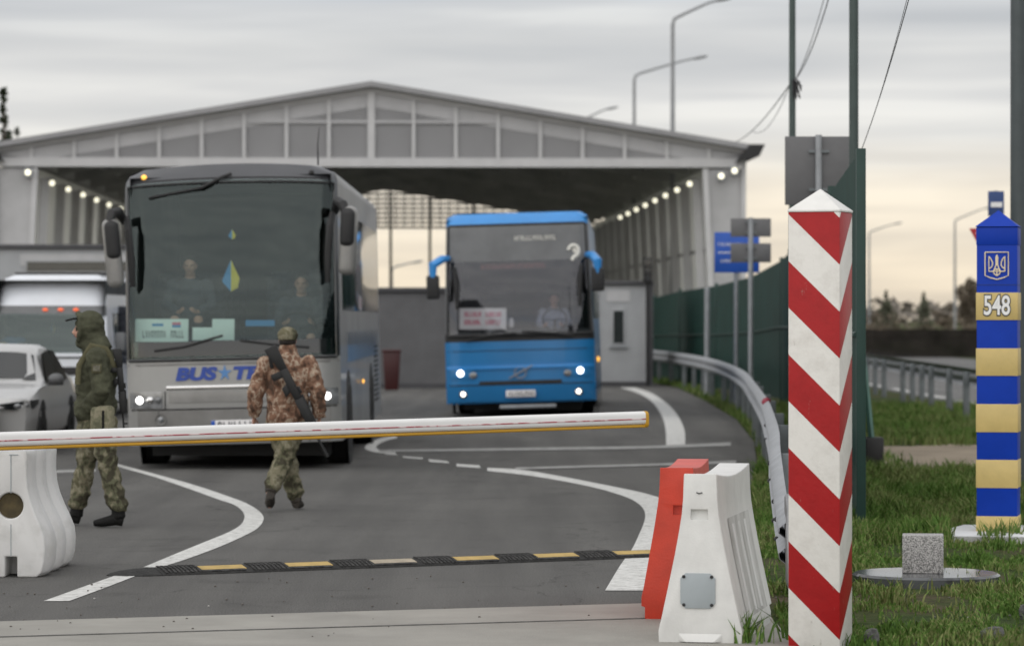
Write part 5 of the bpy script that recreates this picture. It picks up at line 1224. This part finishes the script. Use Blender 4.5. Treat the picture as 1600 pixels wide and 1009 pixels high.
def head(m, c, f, k=1.):
    f = Vector(f).normalized(); r = f.cross(Vector((0,0,1))).normalized(); u = r.cross(f).normalized(); rot = Matrix((r, f, u)).transposed(); c = Vector(c)
    P = lambda a, b, e: c+(r*a+f*b+u*e)*k
    m.ell(P(0,-.012,.03), (.076*k,.094*k,.088*k), rot, 20, 14); m.ell(P(0,.018,-.035), (.062*k,.072*k,.080*k), rot, 18, 12)
    m.ell(P(0,.052,-.088), (.032*k,.030*k,.025*k), rot)                                  # chin
    m.tube([P(0,.083,.016),P(0,.098,-.010),P(0,.112,-.032)], [.010*k,.013*k,.015*k], 8); m.ell(P(0,.100,-.034), (.019*k,.014*k,.012*k), rot)
    m.ell(P(.034,.068,.024), (.026*k,.02*k,.010*k), rot); m.ell(P(-.034,.068,.024), (.026*k,.02*k,.010*k), rot)   # brows
    m.ell(P(.042,.058,-.022), (.02*k,.02*k,.018*k), rot); m.ell(P(-.042,.058,-.022), (.02*k,.02*k,.018*k), rot)
    for sg in (-1,1): m.ell(P(sg*.077,-.008,-.010), (.010*k,.020*k,.032*k), rot)
    m.ell(P(0,.083,-.060), (.024*k,.012*k,.010*k), rot)
    return P, rot
def features(c, f, k, parent):
    f = Vector(f).normalized(); r = f.cross(Vector((0,0,1))).normalized(); u = r.cross(f).normalized(); rot = Matrix((r, f, u)).transposed(); c = Vector(c); P = lambda a, b, e: c+(r*a+f*b+u*e)*k
    for sg in (-1,1): MB().ell(P(sg*.032,.0795,.006), (.013*k,.006*k,.006*k), rot).build('eye', 'eye', parent)
    MB().ell(P(0,.094,-.058), (.024*k,.006*k,.005*k), rot).build('mouth', 'lips', parent)
def person(name, loc, rz, J, label, k=1., voxel=.008):
    root_body = MB()
    T = J['torso']; root_body.tube([p for p, _ in T], [r for _, r in T], 20, ref=(1,0,0))
    P, rot = head(root_body, J['head'], J['face'], k)
    root_body.tube([T[-1][0], Vector(J['head'])-Vector((0,0,.06*k))], [.062*k,.055*k], 12)
    for sd in ('l','r'):
        sh_, el, wr_ = (Vector(q) for q in J['arm_'+sd][:3]); root_body.ell(sh_, (.062*k,)*3); root_body.tube([sh_, sh_.lerp(el,.5), el, el.lerp(wr_,.35), wr_], [.055*k,.052*k,.042*k,.043*k,.028*k], 12)
        hand(root_body, wr_, *J['hand_'+sd], k)
        hp, kn_, an = (Vector(q) for q in J['leg_'+sd][:3]); root_body.ell(hp, (.085*k,)*3); root_body.tube([hp, hp.lerp(kn_,.5), kn_, kn_.lerp(an,.35), an], [.088*k,.078*k,.056*k,.058*k,.038*k], 14)
        toe = Vector(J['leg_'+sd][3]); root_body.tube([an+Vector((0,0,-.01)), an.lerp(toe,.4)+Vector((0,0,-.015)), toe], [.042*k,.042*k,.028*k], 10)
    o = solid(root_body, name, 'skin', None, voxel, 3)
    o.location = loc; o.rotation_euler.z = rz; tag(o, label, 'person'); features(J['head'], J['face'], k, o)
    return o
def sleeve(m, pts, rs): m.ell(pts[0], (rs[0],)*3); m.tube([Vector(p) for p in pts], rs, 14)
def boots(J, o, mat, k=1.):
    for sd in ('l','r'):
        an, toe = Vector(J['leg_'+sd][2]), Vector(J['leg_'+sd][3]); d = (toe-an); hd_ = Vector((d.x,d.y,0)).normalized(); kn_ = Vector(J['leg_'+sd][1])
        m = MB(); up_ = (kn_-an).normalized()
        sd_ = Vector((-hd_.y, hd_.x, 0))
        ft = (toe-an); nrm = ft.normalized()
        m.tube([an+up_*.11*k, an+up_*.05*k, an-Vector((0,0,.02))], [.058*k,.056*k,.058*k], 12)
        heel = an-hd_*.035*k-Vector((0,0,.045*k)); ball = an.lerp(toe,.68)-Vector((0,0,.012*k))
        m.tube([heel, heel.lerp(ball,.35)+Vector((0,0,.018*k)), ball, toe+hd_*.01], [(.048*k,.042*k),(.052*k,.045*k),(.040*k,.052*k),(.026*k,.036*k)], 12, ref=(0,0,1))
        solid(m, 'boot', mat, o, .008, 3)
M['pouch'] = camo('pouch_camo', [(.12,.12,.08), (.17,.165,.11), (.24,.22,.155), (.20,.19,.13)], 9)
# ---- soldier standing in profile
J1 = dict(
 torso=[((0,.0,.86),(.13,.10)),((0,.0,.96),(.165,.115)),((0,.01,1.10),(.145,.105)),((0,.01,1.30),(.165,.12)),((0,.02,1.43),(.165,.10)),((0,.0,1.50),(.075,.07)),((0,-.03,1.55),(.06,.06))],
 head=(0,-.085,1.665), face=(.05,-1,-.06),
 arm_l=[(.20,.03,1.42),(.255,.08,1.15),(.19,-.05,.985)], arm_r=[(-.20,.03,1.42),(-.25,.06,1.15),(-.18,-.10,.98)],
 hand_l=[(-.85,-.15,-.5),(-.3,-.5,.8),(-.5,.8,-.1)], hand_r=[(.75,-.35,-.45),(.3,-.5,.8),(.5,.8,-.1)],
 leg_l=[(.10,.065,.90),(.14,.12,.50),(.16,.215,.10),(.17,.01,.035)], leg_r=[(-.10,-.055,.90),(-.12,-.10,.50),(-.13,-.185,.10),(-.14,-.385,.035)])
s1 = person('person', (X(150,28.1), 28.1, 0), R(-90), J1, 'soldier in an olive hooded jacket standing in profile by the curvy white barrier')
m = MB(); m.tube([(0,.0,.80),(0,.0,.90),(0,.0,1.0)], [(.17,.13),(.185,.14),(.16,.13)], 20, ref=(1,0,0))
for sd, sg in (('l',1),('r',-1)):
    hp, kn_, an = (Vector(q) for q in J1['leg_'+sd][:3]); m.tube([hp, hp.lerp(kn_,.35), hp.lerp(kn_,.7), kn_, kn_.lerp(an,.35), kn_.lerp(an,.7), an+Vector((0,0,.08)), an+Vector((0,0,.04))], [.118,.110,.092,.082,.086,.082,.074,.058], 16)
solid(m, 'trousers', 'multicam', s1, .009, 3, .022, 9)
m = MB(); m.tube([(0,-.005,.90),(0,-.01,.96),(0,.0,1.08),(0,.0,1.24),(0,.01,1.38),(0,.01,1.46),(0,-.01,1.53),(0,-.03,1.57)], [(.18,.155),(.205,.175),(.195,.165),(.205,.175),(.20,.155),(.15,.125),(.10,.10),(.085,.085)], 22, ref=(1,0,0))
for sd in ('l','r'):
    a, b, c_ = (Vector(q) for q in J1['arm_'+sd]); sleeve(m, [a, a.lerp(b,.5), b, b.lerp(c_,.5), b.lerp(c_,.97)], [.092,.088,.080,.075,.06])
jk = solid(m, 'jacket', 'olive', s1, .009, 3, .018, 9)
MB().box((.322,.045,1.335), (.012,.085,.075), Matrix.Rotation(R(8),3,'Y')).build('arm_patch', 'olive_light', jk, bevel=.003)
MB().box((.328,.045,1.338), (.008,.06,.05), Matrix.Rotation(R(8),3,'Y')).build('patch_centre', surf('patch_pale', (.22,.21,.16), .9, var=.3, scale=60), jk)
m = MB(); hc = Vector(J1['head'])
m.ell(hc+Vector((0,.035,.02)), (.112,.125,.140), n=22, m=14); m.ell(hc+Vector((0,.055,-.06)), (.105,.11,.12)); m.tube([hc+Vector((0,.03,-.08)),(0,-.01,1.53),(0,.01,1.47)], [(.105,.105),(.125,.125),(.15,.13)], 18, ref=(1,0,0)); m.ell(hc+Vector((0,-.015,-.12)), (.085,.075,.055))
m.tube([hc+Vector((-.085,-.04,.09)), hc+Vector((0,-.065,.125)), hc+Vector((.085,-.04,.09))], [.022,.026,.022], 10)
for sg in (-1,1): m.tube([hc+Vector((sg*.085,-.045,.09)), hc+Vector((sg*.10,-.035,.0)), hc+Vector((sg*.075,-.055,-.11))], [.020,.018,.022], 8)
solid(m, 'hood', 'olive', s1, .008, 3, .010, 11)
m = MB(); br = [(-.07,-.075,.082),(-.055,-.13,.072),(-.03,-.165,.064),(0,-.175,.062),(.03,-.165,.064),(.055,-.13,.072),(.07,-.075,.082)]
m.loft([[hc+Vector(p) for p in br], [hc+Vector(p)+Vector((0,0,.014)) for p in br]]); m.build('cap_brim', 'boot', s1)
boots(J1, s1, 'boot')
m = MB(); m.box((.235,.085,.90), (.10,.20,.25)); k_ = m.mesh('hip_pouch', bevel=.04, seg=4); link('hip_pouch', k_, M['pouch'], s1); MB().box((.287,.095,.91), (.006,.02,.15)).build('pouch_strap', 'boot', s1)
m = MB(); m.tube([(.20,-.13,1.20),(.19,-.12,1.36),(.15,-.02,1.53),(.12,.10,1.50),(.08,.19,1.30)], [(.006,.024)]*5, 8, ref=(1,0,0)); m.build('shoulder_strap', 'olive_light', s1)

def rifle(name, loc, rot, label, k=1.):
    r = empty(name, loc, 0, label, 'rifle'); r.rotation_euler = rot; P = lambda L_: [(x*k, z*k) for x, z in L_]
    def pz(n_, poly, t, parent=r, mat='gun', bev=.006): return MB().prism(P(poly), -t*k, t*k).build(n_, mat, parent, bevel=bev)
    pz('stock', [(0,.03),(.02,.042),(.22,.035),(.24,-.025),(.05,-.065),(.0,-.07)], .02)
    pz('receiver', [(.22,.035),(.50,.038),(.50,-.03),(.22,-.035)], .024)
    pz('grip', [(.22,-.03),(.28,-.03),(.275,-.12),(.215,-.12)], .016)
    pz('magazine', [(.34,-.03),(.42,-.03),(.44,-.085),(.36,-.085)], .014)
    pz('handguard', [(.50,.045),(.76,.036),(.76,-.03),(.50,-.035)], .026)
    m = MB(); m.cyl((.68*k,0,.0),(1.02*k,0,0), .011*k); m.cyl((.96*k,0,0),(1.05*k,0,0), .015*k); m.cyl((.48*k,0,.045*k),(.74*k,0,.042*k), .011*k); m.box((.88*k,0,.025*k),(.02*k,.008*k,.05*k)); m.build('barrel', 'gun', r)
    pz('rear_sight', [(.40,.038),(.47,.038),(.47,.055),(.41,.06)], .01)
    return r
rifle('rifle', (X(187,28.1), 28.0, 1.50), (0, R(86), 0), 'black rifle slung down the back of the soldier in the olive hooded jacket', .72)
# ---- soldier walking away
k2 = .94
J2 = dict(
 torso=[((0,.0,.82),(.12,.10)),((0,.0,.90),(.155,.11)),((0,-.01,1.03),(.14,.10)),((0,-.02,1.22),(.16,.115)),((0,-.02,1.34),(.155,.095)),((0,-.02,1.41),(.07,.065)),((0,-.03,1.46),(.055,.055))],
 head=(0,-.05,1.555), face=(0,-1,-.12),
 arm_l=[(.195,-.02,1.33),(.285,.02,1.08),(.31,-.06,.85)], arm_r=[(-.195,-.02,1.33),(-.28,.03,1.08),(-.29,-.02,.84)],
 hand_l=[(.05,-.2,-1),(-.3,-1,.1),(-1,.2,0)], hand_r=[(0,-.2,-1),(.3,-1,.1),(1,.2,0)],
 leg_l=[(.085,-.01,.84),(.02,-.14,.47),(-.075,-.12,.095),(-.10,-.30,.035)], leg_r=[(-.085,.0,.84),(.035,.02,.46),(.135,.27,.20),(.15,.15,.045)])
s2 = person('person', (X(449,30.4), 30.4, 0), R(180), J2, 'soldier in a reddish camouflage jacket walking away towards the silver coach', k2)
m = MB(); m.tube([(0,.0,.76),(0,.0,.86),(0,.0,.96)], [(.155,.125),(.17,.13),(.15,.12)], 20, ref=(1,0,0))
for sd in ('l','r'):
    hp, kn_, an = (Vector(q) for q in J2['leg_'+sd][:3]); ax = (kn_-an).normalized(); m.tube([hp, hp.lerp(kn_,.35), hp.lerp(kn_,.7), kn_, kn_.lerp(an,.35), kn_.lerp(an,.7), an+ax*.04, an+ax*.0], [.118,.112,.098,.088,.086,.082,.072,.055], 16)
solid(m, 'trousers', 'multicam', s2, .009, 3, .020, 9)
m = MB(); m.tube([(0,-.005,.79),(0,-.005,.85),(0,-.01,1.0),(0,-.015,1.16),(0,-.02,1.29),(0,-.02,1.37),(0,-.03,1.44),(0,-.035,1.515)], [(.185,.145),(.20,.16),(.190,.155),(.195,.16),(.19,.14),(.14,.115),(.085,.085),(.075,.08)], 22, ref=(1,0,0))
for sd in ('l','r'):
    a, b, c_ = (Vector(q) for q in J2['arm_'+sd]); sleeve(m, [a, a.lerp(b,.5), b, b.lerp(c_,.5), b.lerp(c_,.96)], [.088,.084,.078,.072,.056])
solid(m, 'jacket', 'redcamo', s2, .009, 3, .018, 9)
hc = Vector(J2['head']); m = MB(); m.ell(hc+Vector((0,.012,.045)), (.094,.110,.080), n=20, m=12); m.tube([hc+Vector((0,.014,.0)), hc+Vector((0,.012,.05))], [(.088,.106),(.093,.109)], 20, ref=(1,0,0))
cp = solid(m, 'cap', 'multicam', s2, .007, 3, .004, 12)
m = MB(); br = [(-.075,-.085,.01),(-.06,-.14,.0),(0,-.175,-.008),(.06,-.14,.0),(.075,-.085,.01)]; m.loft([[hc+Vector(p) for p in br], [hc+Vector(p)+Vector((0,0,.007)) for p in br]]); m.build('cap_brim', 'multicam', cp)
m = MB(); m.ell(hc+Vector((0,.03,-.015)), (.079,.078,.045)); m.build('hair', 'hair', s2)
boots(J2, s2, 'boot_brown', k2)
m = MB(); m.tube([(.13,.14,1.30),(.16,.02,1.43),(.13,-.15,1.32),(0,-.19,1.12),(-.15,-.15,.98),(-.20,.0,.92),(-.14,.17,.88)], [(.005,.018)]*7, 8); m.build('rifle_sling', 'boot', s2)
rifle('rifle', (X(424,30.15), 30.4-.235, Z(541,30.15)), (0, R(63), R(-3)), 'black rifle slung across the back of the soldier in the reddish camouflage jacket', 1.07)
# ---- people inside the coaches
def sitter(loc, rz, label, top, armout=True, legs='trousers_dark', hairc='hair'):
    w_ = .12 if armout else .02
    J = dict(torso=[((0,.02,-.02),(.16,.12)),((0,.02,.12),(.16,.12)),((0,.02,.30),(.16,.11)),((0,.0,.46),(.17,.105)),((0,.0,.55),(.075,.07)),((0,-.01,.60),(.06,.06))],
      head=(0,-.03,.72), face=(0,-1,-.05),
      arm_l=[(.195,.0,.49),(.27,-.12,.26),(.17,-.38,.24) if armout else (.10,-.28,.16)], arm_r=[(-.195,.0,.49),(-.27,-.12,.26),(-.17,-.38,.24) if armout else (-.10,-.28,.16)],
      hand_l=[(-.2,-.9,.3),(-.4,0,.9),(-.9,.2,-.3)], hand_r=[(.2,-.9,.3),(.4,0,.9),(.9,.2,-.3)],
      leg_l=[(.10,0,.05),(.14,-.45,.08),(.14,-.42,-.35),(.15,-.60,-.42)], leg_r=[(-.10,0,.05),(-.14,-.45,.08),(-.14,-.42,-.35),(-.15,-.60,-.42)])
    o = person('person', loc, rz, J, label, 1., .011)
    m = MB(); m.tube([(0,.02,.02),(0,.02,.15),(0,.01,.32),(0,.0,.46),(0,.0,.54),(0,-.01,.58)], [(.185,.15),(.18,.145),(.185,.14),(.185,.125),(.12,.10),(.075,.075)], 18, ref=(1,0,0))
    for sd in ('l','r'):
        a, b, c_ = (Vector(q) for q in J['arm_'+sd]); sleeve(m, [a, a.lerp(b,.5), b, b.lerp(c_,.9)], [.080,.075,.066,.05])
    solid(m, 'jumper', top, o, .012, 3, .012, 9)
    m = MB()
    for sd in ('l','r'):
        hp, kn_, an = (Vector(q) for q in J['leg_'+sd][:3]); m.tube([hp, kn_, kn_+Vector((0,.01,-.03)), an+Vector((0,0,.03))], [.105,.078,.078,.06], 12)
    m.ell((0,.02,.03), (.18,.14,.10)); solid(m, 'trousers', legs, o, .014, 3); boots(J, o, 'boot')
    hc = Vector(J['head']); m = MB(); m.ell(hc+Vector((0,.02,.055)), (.083,.095,.075)); m.ell(hc+Vector((0,.045,.0)), (.082,.07,.07)); solid(m, 'hair', hairc, o, .008, 2, .004, 30)
    return o
sitter(cl(.69,1.32,1.45), 0, 'driver in a dark jumper at the wheel of the silver coach', 'jumper')
sitter(cl(-.62,1.05,1.66), 0, 'dark haired man seated left of the pennant inside the silver coach', 'jumper', False)
sitter(bl(.55,1.30,1.38), R(-2), 'driver in a pale blue shirt at the wheel of the blue coach', 'shirt_blue')

# =====================================================================  sky, sun, camera
world = bpy.data.worlds.new('World'); scene.world = world; world.use_nodes = True
nt = world.node_tree; L = nt.links; bg = nt.nodes['Background']
SUN_EL, SUN_AZ = R(34), R(226)             # azimuth measured from +Y, clockwise seen from above: behind the camera, to the left
sky = N(nt, 'ShaderNodeTexSky', sky_type='NISHITA', sun_disc=False); sky.sun_elevation = SUN_EL; sky.sun_rotation = SUN_AZ
tc = N(nt, 'ShaderNodeTexCoord'); sp = N(nt, 'ShaderNodeSeparateXYZ'); L.new(tc.outputs['Generated'], sp.inputs[0])
mp = N(nt, 'ShaderNodeMapping'); mp.inputs['Scale'].default_value = (5, 2, 62); L.new(tc.outputs['Generated'], mp.inputs[0])
nz = N(nt, 'ShaderNodeTexNoise', i_Scale=1.0, i_Detail=5, i_Roughness=.5, i_Distortion=.5); L.new(mp.outputs[0], nz.inputs['Vector'])
mp2 = N(nt, 'ShaderNodeMapping'); mp2.inputs['Scale'].default_value = (7, 3, 95); mp2.inputs['Location'].default_value = (3,1,7); L.new(tc.outputs['Generated'], mp2.inputs[0])
nz2 = N(nt, 'ShaderNodeTexNoise', i_Scale=1.0, i_Detail=3, i_Roughness=.4); L.new(mp2.outputs[0], nz2.inputs['Vector'])
wob_ = N(nt, 'ShaderNodeMath', operation='MULTIPLY_ADD'); L.new(nz.outputs['Fac'], wob_.inputs[0]); wob_.inputs[1].default_value = .022; L.new(sp.outputs['Z'], wob_.inputs[2])
el = N(nt, 'ShaderNodeMapRange'); el.inputs['From Min'].default_value = .0; el.inputs['From Max'].default_value = .25; L.new(wob_.outputs[0], el.inputs[0])
rp = ramp(nt, [(.0,(.68,.58,.46)), (.10,(.80,.70,.56)), (.20,(.83,.755,.645)), (.265,(.745,.735,.715)), (.31,(.705,.70,.695)), (.37,(.655,.655,.655)), (.42,(.62,.63,.645)), (.452,(.48,.53,.62)), (.5,(.56,.58,.61)), (.62,(.62,.62,.62)), (1.,(.72,.72,.73))])
L.new(el.outputs[0], rp.inputs[0])
cr = ramp(nt, [(.34,(.80,.815,.84)), (.5,(.98,.98,.98)), (.60,(1.17,1.16,1.13))]); ad = N(nt, 'ShaderNodeMath', operation='MULTIPLY_ADD'); L.new(nz2.outputs['Fac'], ad.inputs[0]); ad.inputs[1].default_value = .45
hf_ = N(nt, 'ShaderNodeMath', operation='MULTIPLY'); hf_.inputs[1].default_value = .55; L.new(nz.outputs['Fac'], hf_.inputs[0]); L.new(hf_.outputs[0], ad.inputs[2]); L.new(ad.outputs[0], cr.inputs[0])
mu = N(nt, 'ShaderNodeMix', data_type='RGBA', blend_type='MULTIPLY'); mu.inputs[0].default_value = 1; L.new(rp.outputs[0], mu.inputs[6]); L.new(cr.outputs[0], mu.inputs[7])
# the overcast is brighter on the sun's side, behind the camera
br_ = N(nt, 'ShaderNodeMapRange'); br_.inputs['From Min'].default_value = .3; br_.inputs['From Max'].default_value = -.8; br_.inputs['To Min'].default_value = 10.; br_.inputs['To Max'].default_value = 15.; L.new(sp.outputs['Y'], br_.inputs[0])
vm = N(nt, 'ShaderNodeVectorMath', operation='SCALE'); L.new(mu.outputs[2], vm.inputs[0]); L.new(br_.outputs[0], vm.inputs['Scale'])
mx = N(nt, 'ShaderNodeMix', data_type='RGBA'); mx.inputs[0].default_value = .94; L.new(sky.outputs[0], mx.inputs[6]); L.new(vm.outputs[0], mx.inputs[7])
L.new(mx.outputs[2], bg.inputs['Color']); bg.inputs['Strength'].default_value = .1
sl = bpy.data.lights.new('sun', 'SUN'); sl.energy = 1.2; sl.angle = R(140); sl.color = (1,.96,.90)
so = bpy.data.objects.new('sun', sl); COL.objects.link(so)
sd_ = Vector((math.sin(SUN_AZ)*math.cos(SUN_EL), math.cos(SUN_AZ)*math.cos(SUN_EL), math.sin(SUN_EL)))
so.rotation_euler = sd_.to_track_quat('Z', 'Y').to_euler(); so.location = sd_*60

cam = bpy.data.cameras.new('camera'); co = bpy.data.objects.new('camera', cam); COL.objects.link(co); scene.camera = co
co.location = (0,0,EYE); co.rotation_euler = (R(90),0,0); cam.sensor_width = 36; cam.lens = F/1600*36; cam.shift_y = -(504.5-YH)/1600
cam.clip_start = .5; cam.clip_end = 6000
cam.dof.use_dof = True; cam.dof.focus_distance = 20.8; cam.dof.aperture_fstop = 3.2; cam.dof.aperture_blades = 9
scene.view_settings.view_transform = 'Standard'; scene.view_settings.look = 'None'; scene.view_settings.exposure = .1; scene.view_settings.gamma = 1
scene.render.resolution_x = 1024; scene.render.resolution_y = 645
